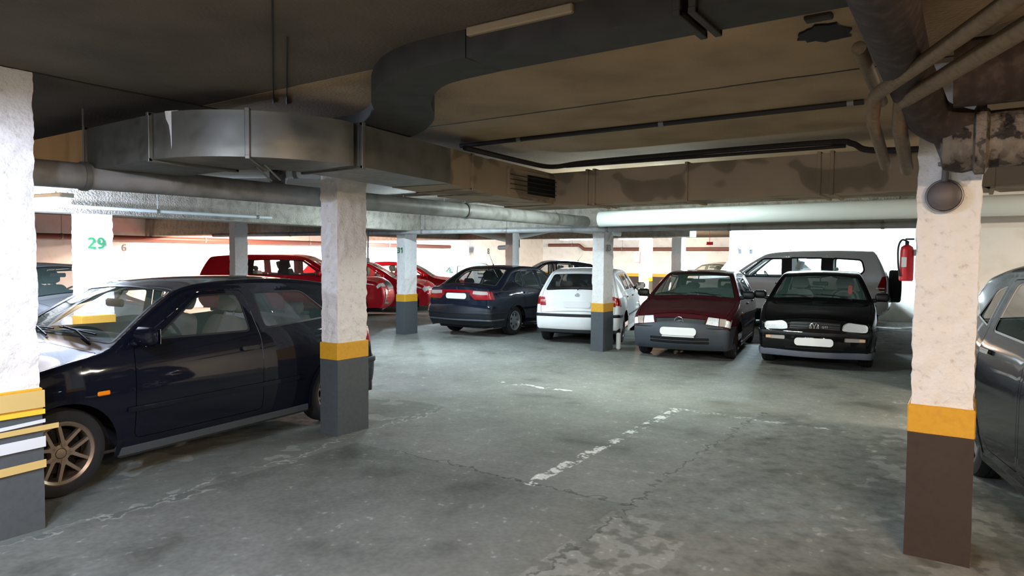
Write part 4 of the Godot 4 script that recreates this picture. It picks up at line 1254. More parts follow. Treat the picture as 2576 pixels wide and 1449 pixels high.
func floor_image() -> Image:
	var S := 2048
	var mpp := 16.0 / S
	var layers := []
	for e in [[3, 2.2, 4, FastNoiseLite.TYPE_SIMPLEX_SMOOTH], [4, 14.0, 4, FastNoiseLite.TYPE_SIMPLEX_SMOOTH], [5, 90.0, 3, FastNoiseLite.TYPE_SIMPLEX_SMOOTH], [6, 300.0, 2, FastNoiseLite.TYPE_SIMPLEX]]:
		var n := FastNoiseLite.new()
		n.seed = e[0]; n.frequency = e[1] / S; n.fractal_octaves = e[2]; n.noise_type = e[3]
		layers.append(n.get_image(S, S, false, false, true).get_data())
	var A: PackedByteArray = layers[0]; var B: PackedByteArray = layers[1]; var C: PackedByteArray = layers[2]; var D: PackedByteArray = layers[3]
	var out := PackedByteArray(); out.resize(S * S * 3)
	var i := 0
	for y in S:
		var z := -14.0 + y * mpp
		for x in S:
			var wx := -12.5 + x * mpp
			var a := A[i] - 128.0; var b := B[i] - 128.0; var c := C[i] - 128.0; var d := D[i] - 128.0
			var v := 122.0 + a * 0.09 + b * 0.09 + c * 0.05 + d * 0.05
			var warm := 0.0
			# joint lines run at x -1.8 and z -4.05; the strip by the left pillars was painted over
			var e := -4.38 + (z + 1.4) * 0.085 + b * 0.0016 + c * 0.0012
			if wx < e and z > -5.6:
				v = 106.0 + b * 0.06 + c * 0.04 + d * 0.03
				warm = -2.0
				if b + a * 0.4 > 26.0 and wx < e - 0.12: v += 22.0
			elif wx < e + 0.035 and z > -5.4: v += 34.0 if c + b > -20.0 else 8.0
			if wx > -1.8 and z > -7.2: v += minf(0.0, c) * 0.16 - 3.0
			elif z > -4.05 and wx > -4.4: v += a * 0.08 - 7.0
			# black rubber and oil
			if b < -42.0: v -= (-42.0 - b) * 0.3
			if wx > -0.75 + b * 0.004 and z < -3.6 and z > -9.0 and b + c * 0.5 > 16.0: v += 18.0
			var q := absf(wx + 1.8 + c * 0.0006 + b * 0.0005)
			if z > -7.4 and q < 0.012 and c > -30.0: v -= 34.0
			if z > -3.9 and wx > -1.82 - 0.05 and wx < -1.45 + b * 0.003 and c > -8.0: v += 16.0
			q = absf(z + 4.05 + c * 0.0006 + b * 0.0006)
			if wx > -4.0 and wx < -1.8 and q < 0.011 and c + b > -30.0: v -= 32.0
			# worn white paint
			var w := 0.0
			if absf(wx + 2.585 + c * 0.0002) < 0.05 and z < -4.0 and z > -7.0: w = (26.0 if z > -4.75 else -8.0 + absf(z + 5.6) * 6.0) + c * 1.0 + d * 0.5
			elif absf(z + 7.0) < 0.045 and wx > -2.7 and wx < -0.9: w = (c * 0.5 + d * 0.3 + 2.0) * 0.5
			elif absf(z + 7.15) < 0.06 and wx > -5.1 and wx < -4.0: w = c * 1.4 + b * 0.5 - 26.0
			if w > 0.0: v = minf(214.0, v + w * 3.0)
			if c > 70.0 and d > 36.0: v += 24.0
			var k := i * 3
			out[k] = clampi(int(v + warm - 1.0), 0, 255); out[k + 1] = clampi(int(v + 1.0), 0, 255); out[k + 2] = clampi(int(v - 5.0), 0, 255)
			i += 1
	return Image.create_from_data(S, S, false, Image.FORMAT_RGB8, out)

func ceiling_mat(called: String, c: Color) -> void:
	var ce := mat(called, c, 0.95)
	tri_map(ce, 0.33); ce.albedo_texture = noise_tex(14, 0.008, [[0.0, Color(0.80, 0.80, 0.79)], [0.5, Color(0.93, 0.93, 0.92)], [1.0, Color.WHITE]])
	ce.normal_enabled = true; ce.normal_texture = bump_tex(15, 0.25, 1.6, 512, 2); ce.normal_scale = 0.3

func make_materials() -> void:
	var w := Color(1, 1, 1)
	var pl := mat("plaster", rgb(232, 231, 229), 0.9)
	tri_map(pl, 2.2); pl.normal_enabled = true; pl.normal_texture = bump_tex(11, 0.03, 6.0, 512, 4); pl.normal_scale = 0.7
	pl.albedo_texture = noise_tex(12, 0.012, [[0.0, Color(0.80, 0.79, 0.77)], [0.16, Color(0.93, 0.92, 0.91)], [0.28, Color(0.98, 0.98, 0.98)], [1.0, Color.WHITE]])
	var wl := mat("wall", rgb(226, 222, 216), 0.9)
	tri_map(wl, 0.4); wl.albedo_texture = noise_tex(13, 0.01, [[0.0, Color(0.93, 0.925, 0.91)], [0.5, Color.WHITE], [1.0, Color.WHITE]])
	for cn in [["ceiling", rgb(100, 89, 77)], ["ceiling_brown", rgb(170, 144, 112)]]:  # grey and brown tones, spread further apart to carry the fall of light
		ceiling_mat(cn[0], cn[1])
	var bm := mat("beam", rgb(170, 164, 154), 0.95)
	tri_map(bm, 0.8); bm.albedo_texture = noise_tex(16, 0.012, [[0.0, Color(0.78, 0.77, 0.75)], [0.5, Color(0.94, 0.94, 0.92)], [1.0, Color.WHITE]])
	bm.normal_enabled = true; bm.normal_texture = bump_tex(17, 0.08, 6.0)
	var fl := mat("floor", Color.WHITE, 0.62, 0.0, 0.28)
	fl.albedo_texture = ImageTexture.create_from_image(floor_image())
	fl.roughness_texture = noise_tex(18, 0.01, [[0.0, Color(0.72, 0.72, 0.72)], [1.0, Color(1.0, 1.0, 1.0)]]); fl.roughness = 0.9
	fl.normal_enabled = true; fl.normal_texture = bump_tex(19, 0.05, 2.5, 1024, 5); fl.normal_scale = 0.3
	var ye := mat("yellow", rgb(214, 160, 38), 0.6)
	tri_map(ye, 2.0); ye.albedo_texture = noise_tex(20, 0.02, [[0.0, Color(0.95, 0.94, 0.92)], [0.6, Color.WHITE], [1.0, Color.WHITE]])
	var cg := mat("base_grey", rgb(74, 80, 84), 0.7)
	var chips := [[0.0, Color(0.92, 0.92, 0.92)], [0.55, Color(1, 1, 1)], [0.82, Color(1.0, 1.0, 1.0)], [0.86, Color(1, 1, 1)], [1.0, Color(1, 1, 1)]]
	tri_map(cg, 1.7); cg.albedo_texture = noise_tex(21, 0.02, chips)
	var cb := mat("base_brown", rgb(56, 44, 37), 0.7)
	tri_map(cb, 1.7); cb.albedo_texture = noise_tex(22, 0.02, chips)
	mat("tape_ochre", rgb(206, 178, 112), 0.5); mat("tape_yellow", rgb(226, 196, 60), 0.5); mat("tape_white", rgb(214, 220, 224), 0.5)
	mat("paint_chip", rgb(214, 210, 204), 0.8)
	var ga := mat("galvanised", rgb(122, 122, 116), 0.5, 0.55)
	tri_map(ga, 0.9); ga.albedo_texture = noise_tex(23, 0.01, [[0.0, Color(0.78, 0.77, 0.74)], [0.45, Color(0.92, 0.92, 0.90)], [1.0, Color.WHITE]])
	ga.roughness_texture = noise_tex(24, 0.02, [[0.0, Color(0.6, 0.6, 0.6)], [1.0, Color(1, 1, 1)]]); ga.roughness = 0.6
	var dd := mat("dark_duct", rgb(58, 54, 48), 0.7, 0.2)
	tri_map(dd, 0.9); dd.albedo_texture = noise_tex(25, 0.01, [[0.0, Color(0.7, 0.68, 0.64)], [0.5, Color(0.9, 0.9, 0.88)], [1.0, Color.WHITE]])
	var du := mat("dusty_duct", rgb(162, 144, 120), 0.8, 0.05)
	tri_map(du, 0.6); du.albedo_texture = noise_tex(26, 0.006, [[0.0, Color(0.72, 0.71, 0.7)], [0.30, Color(0.78, 0.77, 0.76)], [0.38, Color(0.96, 0.96, 0.95)], [1.0, Color.WHITE]], 512, 2)
	mat("tan", rgb(222, 176, 122), 0.8)
	mat("tape", rgb(150, 132, 106), 0.8)
	var pv_ := mat("pvc", rgb(150, 150, 148), 0.5)
	tri_map(pv_, 0.7); pv_.albedo_texture = noise_tex(27, 0.008, [[0.0, Color(0.7, 0.7, 0.68)], [0.5, Color.WHITE], [1.0, Color.WHITE]])
	mat("white_pipe", rgb(214, 222, 222), 0.4)
	mat("brown_pipe", rgb(112, 66, 56), 0.5)
	var sp := mat("straw_pipe", rgb(118, 98, 72), 0.6)
	tri_map(sp, 2.5); sp.albedo_texture = noise_tex(33, 0.02, [[0.0, Color(0.7, 0.68, 0.64)], [0.5, Color(0.95, 0.95, 0.93)], [1.0, Color.WHITE]])
	var ip := mat("iron_pipe", rgb(128, 122, 114), 0.75)
	tri_map(ip, 1.6); ip.albedo_texture = noise_tex(28, 0.012, [[0.0, Color(0.16, 0.13, 0.14)], [0.36, Color(0.22, 0.18, 0.18)], [0.46, Color(0.8, 0.78, 0.76)], [1.0, Color.WHITE]], 512, 5)
	ip.normal_enabled = true; ip.normal_texture = bump_tex(29, 0.05, 5.0)
	var dp := mat("dark_pipe", rgb(70, 60, 58), 0.8)
	tri_map(dp, 1.6); dp.albedo_texture = noise_tex(30, 0.014, [[0.0, Color(0.5, 0.45, 0.45)], [0.55, Color(0.75, 0.72, 0.7)], [0.75, Color(1.0, 1.0, 1.0)], [1.0, Color(1.4, 1.35, 1.3)]])
	mat("cable", rgb(34, 28, 24), 0.7)
	mat("tray", rgb(205, 205, 200), 0.5)
	mat("steel_grey", rgb(128, 128, 124), 0.5, 0.4)
	mat("bell", rgb(104, 98, 98), 0.6, 0.2)
	# cars
	paint("blue_paint", rgb(11, 15, 27), 0.30)
	paint("black_paint", rgb(12, 12, 14), 0.36)
	paint("white_paint", rgb(236, 238, 236), 0.35)
	paint("maroon_paint", rgb(66, 20, 26), 0.36)
	paint("navy_paint", rgb(24, 30, 44), 0.30, 0.2)
	paint("red_paint", rgb(170, 18, 34), 0.30, 0.1)
	paint("silver_paint", rgb(168, 172, 172), 0.34, 0.35)
	paint("ink_paint", rgb(22, 26, 36), 0.26, 0.2)
	paint("night_paint", rgb(12, 14, 20), 0.3, 0.0)
	mat("navy_bumper", rgb(26, 29, 36), 0.45)
	mat("bumper_grey", rgb(58, 64, 72), 0.55)
	mat("sill_grey", rgb(52, 58, 62), 0.6)
	mat("lip_grey", rgb(88, 92, 104), 0.55)
	mat("black_plastic", rgb(20, 21, 23), 0.5)
	mat("trim_grey", rgb(84, 86, 92), 0.4, 0.3)
	mat("rubber", rgb(18, 18, 19), 0.7)
	mat("tyre", rgb(30, 30, 31), 0.85)
	mat("under", rgb(14, 14, 15), 0.9)
	mat("interior", rgb(40, 42, 44), 0.8)
	mat("cloth_grey", rgb(128, 126, 120), 0.95)
	mat("cloth_dark", rgb(44, 44, 48), 0.95)
	mat("cloth_pale", rgb(196, 200, 196), 0.95)
	mat("alloy", rgb(168, 150, 132), 0.36, 0.75)
	mat("alloy_silver", rgb(172, 174, 176), 0.34, 0.7)
	mat("steel", rgb(88, 90, 92), 0.5, 0.5)
	mat("chrome", rgb(210, 212, 214), 0.16, 0.95)
	mat("mirror", rgb(200, 204, 206), 0.04, 1.0)
	var hl := mat("headlamp", rgb(232, 236, 238), 0.2, 0.25)
	tri_map(hl, 6.0, false); hl.normal_enabled = true; hl.normal_texture = bump_tex(31, 0.05, 6.0, 256, 2)
	hl.clearcoat_enabled = true; hl.clearcoat = 1.0; hl.clearcoat_roughness = 0.04
	for e in [["tail_red", rgb(150, 10, 20)], ["lens_pink", rgb(196, 128, 112)], ["lens_clear", rgb(176, 168, 160)], ["lens_smoke", rgb(178, 162, 152)], ["lens_amber", rgb(222, 178, 142)], ["amber", rgb(236, 132, 16)]]:
		var m := mat(e[0], e[1], 0.2)
		m.clearcoat_enabled = true; m.clearcoat = 1.0; m.clearcoat_roughness = 0.05
	mat("plate", rgb(236, 236, 236), 0.6)
	mat("white_print", rgb(210, 212, 212), 0.6)
	mat("pennant", rgb(200, 70, 60), 0.7)
	mat("red_enamel", rgb(196, 20, 34), 0.4)
	mat("number_green", rgb(38, 120, 70), 0.7)
	mat("number_grey", rgb(96, 100, 98), 0.7)
	glass("screen_glass", rgb(150, 196, 180), 0.16)
	glass("side_glass", rgb(96, 118, 112), 0.26)
	glass("quarter_glass", rgb(70, 92, 92), 0.40)
	glass("tint_glass", rgb(28, 36, 36), 0.50)
	glass("clear_glass", rgb(168, 206, 192), 0.14)

func stain(called: String, label: String, m: Material, pts: PackedVector2Array, y: float, thick: float) -> void:
	var T := Tri.new()
	prism(T, pts, thick, Transform3D(Basis(Vector3(1, 0, 0), Vector3(0, 0, 1), Vector3(0, 1, 0)), Vector3(0, y, 0)))
	tag(obj(called, T, m), label, "stain")

func _ready() -> void:
	# ---- camera, air and exposure
	var cam := Camera3D.new()
	cam.name = "camera"
	cam.position = Vector3(0, 1.62, 0)
	cam.basis = Basis(Vector3.UP, 34.3 * DEG) * Basis(Vector3.RIGHT, -2.574 * DEG) * Basis(Vector3.BACK, 0.42 * DEG)
	cam.fov = rad_to_deg(2.0 * atan(724.5 / 1700.0))
	cam.near = 0.05; cam.far = 200.0
	cam.current = true
	add_child(cam)
	var env := Environment.new()
	env.background_mode = Environment.BG_COLOR
	env.background_color = Color.BLACK
	env.tonemap_mode = Environment.TONE_MAPPER_LINEAR
	env.tonemap_exposure = 1.0
	env.sdfgi_enabled = true; env.ssao_enabled = true; env.ssil_enabled = true
	var we := WorldEnvironment.new()
	we.name = "air"
	we.environment = env
	add_child(we)
	make_materials()
	lights()
	shell()
	services()
	cars()
	details()

func lights() -> void:
	var cool := Color(0.86, 0.95, 1.0); var blue := Color(0.82, 0.88, 1.0); var teal := Color(0.93, 1.0, 0.985); var warm := Color(1.0, 0.86, 0.72); var pink := Color(1.0, 0.86, 0.78)
	batten("fluorescent batten near the front left pillar wrapped in tape", Vector3(-2.9, 2.42, -0.55), 0, 1.2, blue, 5.0, 2, 6.0, 0.24, 2.6, 0.06)
	batten("warm batten before the brown-based pillar", Vector3(1.3, 2.46, -0.6), 0, 1.2, warm, 10.0, 2, 6.0, 0.24, 4.5, 0.055)
	batten("batten over the middle of the near aisle", Vector3(-1.6, 2.50, 1.7), 0, 1.2, Color(1.0, 0.96, 0.90), 14.0, 2, 6.0, 0.24, 1.8, 0.055)
	batten("batten behind the long dusty duct, above the bonnets", Vector3(-3.5, 2.45, -7.7), 0, 1.5, teal, 5.0, 2, 8.0, 0.2, 1.8)
	batten("glaring batten before the pillar with the green number", Vector3(-8.7, 2.22, -3.25), 8, 1.2, blue, 20.0, 2, 40.0, 0.15, 4.0)
	var Df := Tri.new()
	box(Df, Vector3(0, -0.03, 0), Vector3(1.15, 0.10, 0.16), 0.03)
	var glare := get_node("batten_light_004")
	obj("light_bloom", Df, glow("bloom glow", blue, 5.0), glare)  # added glowing box, stands in for the glare blooming past the tubes
	for e in glare.get_children():
		if e is Light3D: e.position.y -= 0.09
	batten("batten in front of the dark saloon and its pillar", Vector3(-7.6, 2.44, -8.5), 0, 1.3, cool, 9.0, 2, 8.0, 0.15, 2.2)
	batten("pinkish batten over the long red car by the left wall", Vector3(-17.6, 2.42, -12.2), 90, 1.5, pink, 90.0, 2, 20.0, 0.15, 18.0)
	batten("batten along the left wall behind the red cars", Vector3(-17.8, 2.36, -18.5), 90, 1.5, cool, 110.0, 2, 30.0, 0.15, 22.0)
	batten("batten by the far corner of the left wall", Vector3(-13.0, 2.36, -23.6), 0, 1.5, cool, 80.0, 2, 30.0, 0.15, 16.0)
	batten("warm batten before the far wall with the red box", Vector3(-11.2, 2.40, -25.2), 0, 1.4, warm, 150.0, 2, 60.0, 0.15, 26.0)
	batten("batten between the white off-road car and the white van", Vector3(-3.9, 2.60, -18.5), 0, 1.5, cool, 70.0, 2, 40.0, 0.15, 9.0)
	batten("batten over the dark car at the right wall", Vector3(3.2, 2.42, -6.8), 0, 1.5, Color(1.0, 0.93, 0.84), 24.0, 2, 8.0, 0.15, 3.0)

func shell() -> void:
	var x0 := -20.0; var x1 := 9.0; var z0 := -32.4; var z1 := 6.0
	# floor: one slab, its top painted from a picture of 16 by 16 metres
	var st := SurfaceTool.new()
	st.begin(Mesh.PRIMITIVE_TRIANGLES)
	var v := [Vector3(x0, 0, z0), Vector3(x1, 0, z0), Vector3(x1, 0, z1), Vector3(x0, 0, z1)]
	for k in [0, 1, 2, 0, 2, 3]:
		st.set_normal(Vector3.UP); st.set_tangent(Plane(1, 0, 0, 1))
		st.set_uv(Vector2((v[k].x + 12.5) / 16.0, (v[k].z + 14.0) / 16.0))
		st.add_vertex(v[k])
	var o := [Vector3(x0, -0.25, z0), Vector3(x1, -0.25, z0), Vector3(x1, -0.25, z1), Vector3(x0, -0.25, z1)]
	for k in [0, 2, 1, 0, 3, 2]:
		st.set_normal(Vector3.DOWN); st.set_tangent(Plane(1, 0, 0, 1)); st.set_uv(Vector2.ZERO); st.add_vertex(o[k])
	for k in 4:
		var j := (k + 1) % 4
		for e in [v[k], o[k], o[j], v[k], o[j], v[j]]:
			st.set_normal(((v[k] + v[j]) * 0.5 - Vector3(-5, 0, -13)).normalized()); st.set_tangent(Plane(0, 1, 0, 1)); st.set_uv(Vector2.ZERO); st.add_vertex(e)
	var f := MeshInstance3D.new()
	f.name = "floor"; f.mesh = st.commit(); f.material_override = mats.floor
	add_child(f, true)
	tag(f, "worn grey concrete floor with cracks and faded white lines", "floor", "", "structure")
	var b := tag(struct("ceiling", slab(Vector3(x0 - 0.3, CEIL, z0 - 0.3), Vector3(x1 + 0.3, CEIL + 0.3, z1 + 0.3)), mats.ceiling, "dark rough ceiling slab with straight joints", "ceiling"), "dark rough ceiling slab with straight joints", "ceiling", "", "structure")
	obj("lightened_panel", slab(Vector3(-4.48, CEIL - 0.002, -10.2), Vector3(6.0, CEIL + 0.01, -2.72)), mats.ceiling_brown, b)  # browner area, its colour also lightened to stand in for bounced light
	# the joints of the flat beams: thin dark gaps
	for e in [[Vector3(-9.0, CEIL - 0.004, -4.16), Vector3(3.0, CEIL + 0.01, -4.135)], [Vector3(-4.515, CEIL - 0.004, -4.1), Vector3(-4.49, CEIL + 0.01, 3.0)]]:
		obj("joint", rough_strip(e[0], e[1]), mats.cable, b)
	struct("wall_left", slab(Vector3(x0 - 0.3, 0, z0), Vector3(x0, CEIL, z1)), mats.wall, "long white left wall with a brown pipe under the ceiling", "wall")
	struct("wall_far", slab(Vector3(x0, 0, z0 - 0.3), Vector3(x1, CEIL, z0)), mats.wall, "white far wall above a dark dado with yellow band", "wall")
	struct("wall_behind", slab(Vector3(x0, 0, z1), Vector3(x1, CEIL, z1 + 0.3)), mats.wall, "white wall behind the viewer", "wall")
	struct("wall_right", slab(Vector3(x1, 0, z0), Vector3(x1 + 0.3, CEIL, z1)), mats.wall, "white right end wall of the hall", "wall")
	struct("wall_back_right", slab(Vector3(-6.1, 0, -20.9), Vector3(x1, CEIL, -20.55)), mats.wall, "bright white wall behind the off-road car", "wall")
	struct("wall_near_right", slab(Vector3(-0.30, 0, -9.9), Vector3(x1, CEIL, -9.5)), mats.wall, "pale wall behind the dark car at the right", "wall")
	struct("trim_1", slab(Vector3(-19.9, 0, z0), Vector3(-6.0, 0.70, z0 + 0.03)), mats.base_brown, "dark painted dado of the far wall", "dado")
	struct("trim_2", slab(Vector3(-19.9, 0.70, z0), Vector3(-6.0, 0.86, z0 + 0.034)), mats.yellow, "yellow band above the dado of the far wall", "dado")
	# pillars: near corner, width, depth
	pillar("white plastered pillar wrapped with peeling yellow and white tape", Vector2(-4.483, -1.27), 0.235, 0.43, mats.base_grey, 0.022)
	pillar("white pillar in front of the tail of the dark blue hatchback", Vector2(-4.674, -4.09), 0.242, 0.38, mats.base_grey, 0.022)
	pillar("cream pillar with yellow band and brown base under the iron pipe", Vector2(0.036, -4.25), 0.31, 0.40, mats.base_brown, 0.022)
	pillar("pillar before the tail of the white hatchback", Vector2(-5.255, -10.51), 0.245, 0.40, mats.base_grey, 0.04)
	pillar("pillar between the red cars and the dark saloon", Vector2(-9.72, -10.31), 0.258, 0.39, mats.base_grey, 0.04)
	pillar("white pillar with a green number behind the windscreen of the blue hatchback", Vector2(-9.32, -3.98), 0.26, 0.42, mats.base_grey, 0.04)
	pillar("grey pillar in front of the tail of the long red car", Vector2(-14.1, -9.3), 0.25, 0.36, mats.base_grey, 0.06)
	pillar("slim white pillar beyond the roof of the dark saloon", Vector2(-14.7, -18.85), 0.26, 0.30, mats.base_grey, 0.06)
	pillar("white pillar rising behind the dark saloon", Vector2(-10.15, -14.9), 0.26, 0.34, mats.base_grey, 0.06)
	pillar("far white pillar with a bright yellow band beside the red box", Vector2(-11.0, -26.1), 0.34, 0.40, mats.base_grey, 0.06)
	pillar("pillar above the roof of the maroon car", Vector2(-6.55, -17.75), 0.30, 0.36, mats.base_grey, 0.06)
	pillar("pillar carrying the fire extinguisher", Vector2(-0.32, -9.72), 0.27, 0.36, mats.base_grey, 0.06)
	# downstand beams
	for e in [[Vector3(x0, 2.16, -10.82), Vector3(3.5, CEIL, -10.3), "deep plastered beam across the hall over the second row of pillars"], [Vector3(x0, 2.20, -17.9), Vector3(-6.2, CEIL, -17.4), "plastered beam across the hall over the third row of pillars"], [Vector3(-9.75, 2.14, -10.3), Vector3(-9.28, CEIL, 5.0), "rough plastered beam running forward from the dark saloon's pillar"], [Vector3(-14.5, 2.2, -17.4), Vector3(-14.0, CEIL, -10.8), "plastered beam over the red cars"]]:
		var T := Tri.new()
		box(T, (e[0] + e[1]) * 0.5, e[1] - e[0], 0.015)
		tag(obj("beam", T, mats.beam), e[2], "beam", "plastered beams under the slab", "structure")

# a crack with wandering edges
func rough_strip(lo: Vector3, hi: Vector3) -> Tri:
	var T := Tri.new()
	var n := FastNoiseLite.new(); n.seed = 8; n.frequency = 3.0; n.fractal_octaves = 4
	var along_x := hi.x - lo.x > hi.z - lo.z
	var len_ := (hi.x - lo.x) if along_x else (hi.z - lo.z)
	var k := ceili(len_ / 0.08)
	var prev := []
	for i in k + 1:
		var s := len_ * i / k
		var w := 0.008 + 0.008 * absf(n.get_noise_1d(s)) ; var o := n.get_noise_1d(s + 50.0) * 0.012
		var p := Vector3(lo.x + s, lo.y, (lo.z + hi.z) / 2 + o) if along_x else Vector3((lo.x + hi.x) / 2 + o, lo.y, lo.z + s)
		var d := Vector3(0, 0, w) if along_x else Vector3(w, 0, 0)
		var row := [p - d, p + d, p + d + Vector3(0, 0.02, 0), p - d + Vector3(0, 0.02, 0)]
		if prev:
			for a in 4:
				var c := (a + 1) % 4
				if along_x: T.q(prev[a], row[a], row[c], prev[c])
				else: T.q(prev[a], prev[c], row[c], row[a])
		prev = row
	return T

func pipe(called: String, label: String, path, r: float, m: Material, clips := 0.0, seg := 16) -> MeshInstance3D:
	var p: PackedVector3Array = path if path is PackedVector3Array else PackedVector3Array(path)
	var T := Tri.new()
	tube(T, p, r, seg)
	var o := obj(called, T, m)
	tag(o, label, "pipe", "", "thing")
	if clips > 0.0:
		var acc := clips * 0.5
		for i in p.size() - 1:
			var l := p[i].distance_to(p[i + 1]); var d := (p[i + 1] - p[i]) / l
			while acc < l:
				var c := p[i] + d * acc
				var K := Tri.new()
				tube(K, PackedVector3Array([c - d * 0.02, c + d * 0.02]), r * 1.10 + 0.003, seg)
				tube(K, PackedVector3Array([c, Vector3(c.x, maxf(c.y + r, CEIL - 0.002), c.z)]), 0.006, 6)
				obj("pipe_clip", K, mats.steel_grey, o)
				acc += clips
			acc -= l
	return o

func services() -> void:
	# the galvanised duct: along x behind the taped pillar, round a bend, along -z, then along x again
	var root := thing("air_duct", "long galvanised air duct with a bend and a grille under the ceiling", "duct")
	var y := 2.385; var h := 0.29; var w := 0.62
	var bend := PackedVector3Array()
	for k in 13:
		var a := PI / 2 * k / 12.0
		bend.push_back(Vector3(-4.42 + sin(a) * 0.60, y, -3.24 + cos(a) * 0.60))
	obj("boxed_end", duct_run(PackedVector3Array([Vector3(-9.0, y, -2.65), Vector3(-5.35, y, -2.65)]), w, h), mats.tan, root)
	mark(root.get_node("boxed_end"), "tan painted end of the duct")
	obj("duct_piece", duct_run(PackedVector3Array([Vector3(-5.35, y, -2.65), Vector3(-4.42, y, -2.64)]), w, h), mats.galvanised, root)
	obj("duct_bend", duct_run(bend, w, h), mats.galvanised, root, 20)
	obj("duct_piece", duct_run(PackedVector3Array([Vector3(-3.82, y, -3.24), Vector3(-3.92, y - 0.01, -4.35)]), w, h), mats.galvanised, root)
	obj("duct_piece", duct_run(PackedVector3Array([Vector3(-3.92, y - 0.01, -4.35), Vector3(-3.97, y - 0.025, -5.0)]), w, h + 0.01), mats.dusty_duct, root)
	obj("duct_piece", duct_run(PackedVector3Array([Vector3(-3.97, y - 0.025, -5.0), Vector3(-4.02, y - 0.04, -6.45)]), w, h + 0.03), mats.dusty_duct, root)
	var right := [-4.34, -3.35, -2.3, -1.15, 0.10]
	for k in 4: obj("duct_piece", duct_run(PackedVector3Array([Vector3(right[k], y - 0.04, -6.47), Vector3(right[k + 1], y - 0.04, -6.47)]), 0.55, h + 0.05), mats.dusty_duct, root)
	var tail := PackedVector3Array()
	for k in 9: tail.push_back(Vector3(0.10 + 1.1 * k / 8.0, y - 0.04, -6.47 + 0.85 * pow(k / 8.0, 1.6)))
	obj("duct_bend", duct_run(tail, 0.55, h + 0.05), mats.dusty_duct, root, 20)
	for e in [[Vector3(-5.35, y, -2.65), Vector3.RIGHT, w, h], [Vector3(-4.45, y, -2.64), Vector3.RIGHT, w, h], [Vector3(-4.0, y, -2.81), Vector3(1, 0, -1), w, h], [Vector3(-3.82, y, -3.30), Vector3.FORWARD, w, h], [Vector3(-3.95, y - 0.02, -4.7), Vector3.FORWARD, w, h], [Vector3(-3.30, y - 0.04, -6.47), Vector3.RIGHT, 0.55, h + 0.05], [Vector3(-3.22, y - 0.04, -6.47), Vector3.RIGHT, 0.55, h + 0.05], [Vector3(-2.25, y - 0.04, -6.47), Vector3.RIGHT, 0.55, h + 0.05], [Vector3(-1.10, y - 0.04, -6.47), Vector3.RIGHT, 0.55, h + 0.05], [Vector3(-1.0, y - 0.04, -6.47), Vector3.RIGHT, 0.55, h + 0.05], [Vector3(0.1, y - 0.04, -6.47), Vector3.RIGHT, 0.55, h + 0.05]]:
		obj("flange", flange(e[0], e[1], e[2] - 0.015, e[3] - 0.015), mats.galvanised if e[0].z > -4.5 else mats.dusty_duct, root)
	# grille let into the flank of the run along -z
	var G := Tri.new()
	var gx := -3.69
	for e in [[Vector3(gx, 2.46, -5.85), Vector3(0.03, 0.035, 1.10)], [Vector3(gx, 2.235, -5.85), Vector3(0.03, 0.035, 1.10)], [Vector3(gx + 0.02, 2.35, -5.30), Vector3(0.03, 0.25, 0.035)], [Vector3(gx - 0.02, 2.35, -6.40), Vector3(0.03, 0.25, 0.035)]]:
		box(G, e[0], e[1], 0.004, Transform3D.IDENTITY)
	var gr := obj("grille", G, mats.dusty_duct, root)
	var Gb := Tri.new()
	box(Gb, Vector3(gx, 2.35, -5.85), Vector3(0.015, 0.2, 1.06))
	obj("grille_opening", Gb, mats.under, gr)
	for k in 4:
		var S := Tri.new()
		box(S, Vector3(gx + 0.012, 2.28 + 0.045 * k, -5.85), Vector3(0.03, 0.006, 1.05), 0.002, Transform3D.IDENTITY)
		obj("slat", S, mats.dark_duct, gr)
	# hanger straps under the bend
	for e in [-0.05, 0.05]:
		var H := Tri.new()
		tube(H, PackedVector3Array([Vector3(-4.02 + e, y - h / 2 - 0.01, -2.85), Vector3(-4.22 + e, y - h / 2 - 0.07, -3.12)]), 0.007, 6)
		obj("hanger", H, mats.steel_grey, root)
	# plaster run on the bend
	var Sp := Tri.new()
	prism(Sp, pv([-0.05, 0.0, 0.05, 0.0, 0.045, -0.05, 0.03, -0.09, 0.022, -0.14, 0.014, -0.10, 0.006, -0.16, -0.002, -0.24, -0.008, -0.16, -0.02, -0.09, -0.042, -0.05]), 0.008, Transform3D(Basis(Vector3.UP, 0.32), Vector3(-4.23, y + h / 2 + 0.004, -2.36)))
	obj("plaster_run", Sp, mats.plaster, root)
	# the dark flat branch: out of the run along -z, round, along x close under the ceiling
	var br := thing("branch_duct", "dark flat branch duct curving away close under the ceiling", "duct")
	var yb := 2.60
	var pb := smooth_path([Vector3(-4.0, yb, -3.72), Vector3(-3.60, yb, -3.64), Vector3(-3.15, yb, -3.34), Vector3(-2.78, yb, -2.92), Vector3(-2.40, yb, -2.66), Vector3(-1.95, yb, -2.61)], 6)
	obj("duct_bend", duct_run(pb, [0.46, 0.27], 0.13, 0.13), mats.dark_duct, br, 20)
	obj("duct_piece", duct_run(PackedVector3Array([Vector3(-1.95, yb, -2.61), Vector3(-0.95, yb, -2.60)]), 0.27, 0.13), mats.dark_duct, br)
	obj("duct_piece", duct_run(PackedVector3Array([Vector3(-0.90, yb, -2.60), Vector3(2.5, yb, -2.60)]), 0.27, 0.13), mats.dark_duct, br)
	obj("flange", flange(Vector3(-0.94, yb, -2.60), Vector3.RIGHT, 0.27, 0.12), mats.dark_duct, br)
	obj("flange", flange(Vector3(-0.88, yb, -2.60), Vector3.RIGHT, 0.27, 0.12), mats.dark_duct, br)
	var Tp := Tri.new()
	box(Tp, Vector3(-1.66, CEIL - 0.022, -2.462), Vector3(0.55, 0.04, 0.03), 0.006)
	obj("tape", Tp, mats.tape, br)
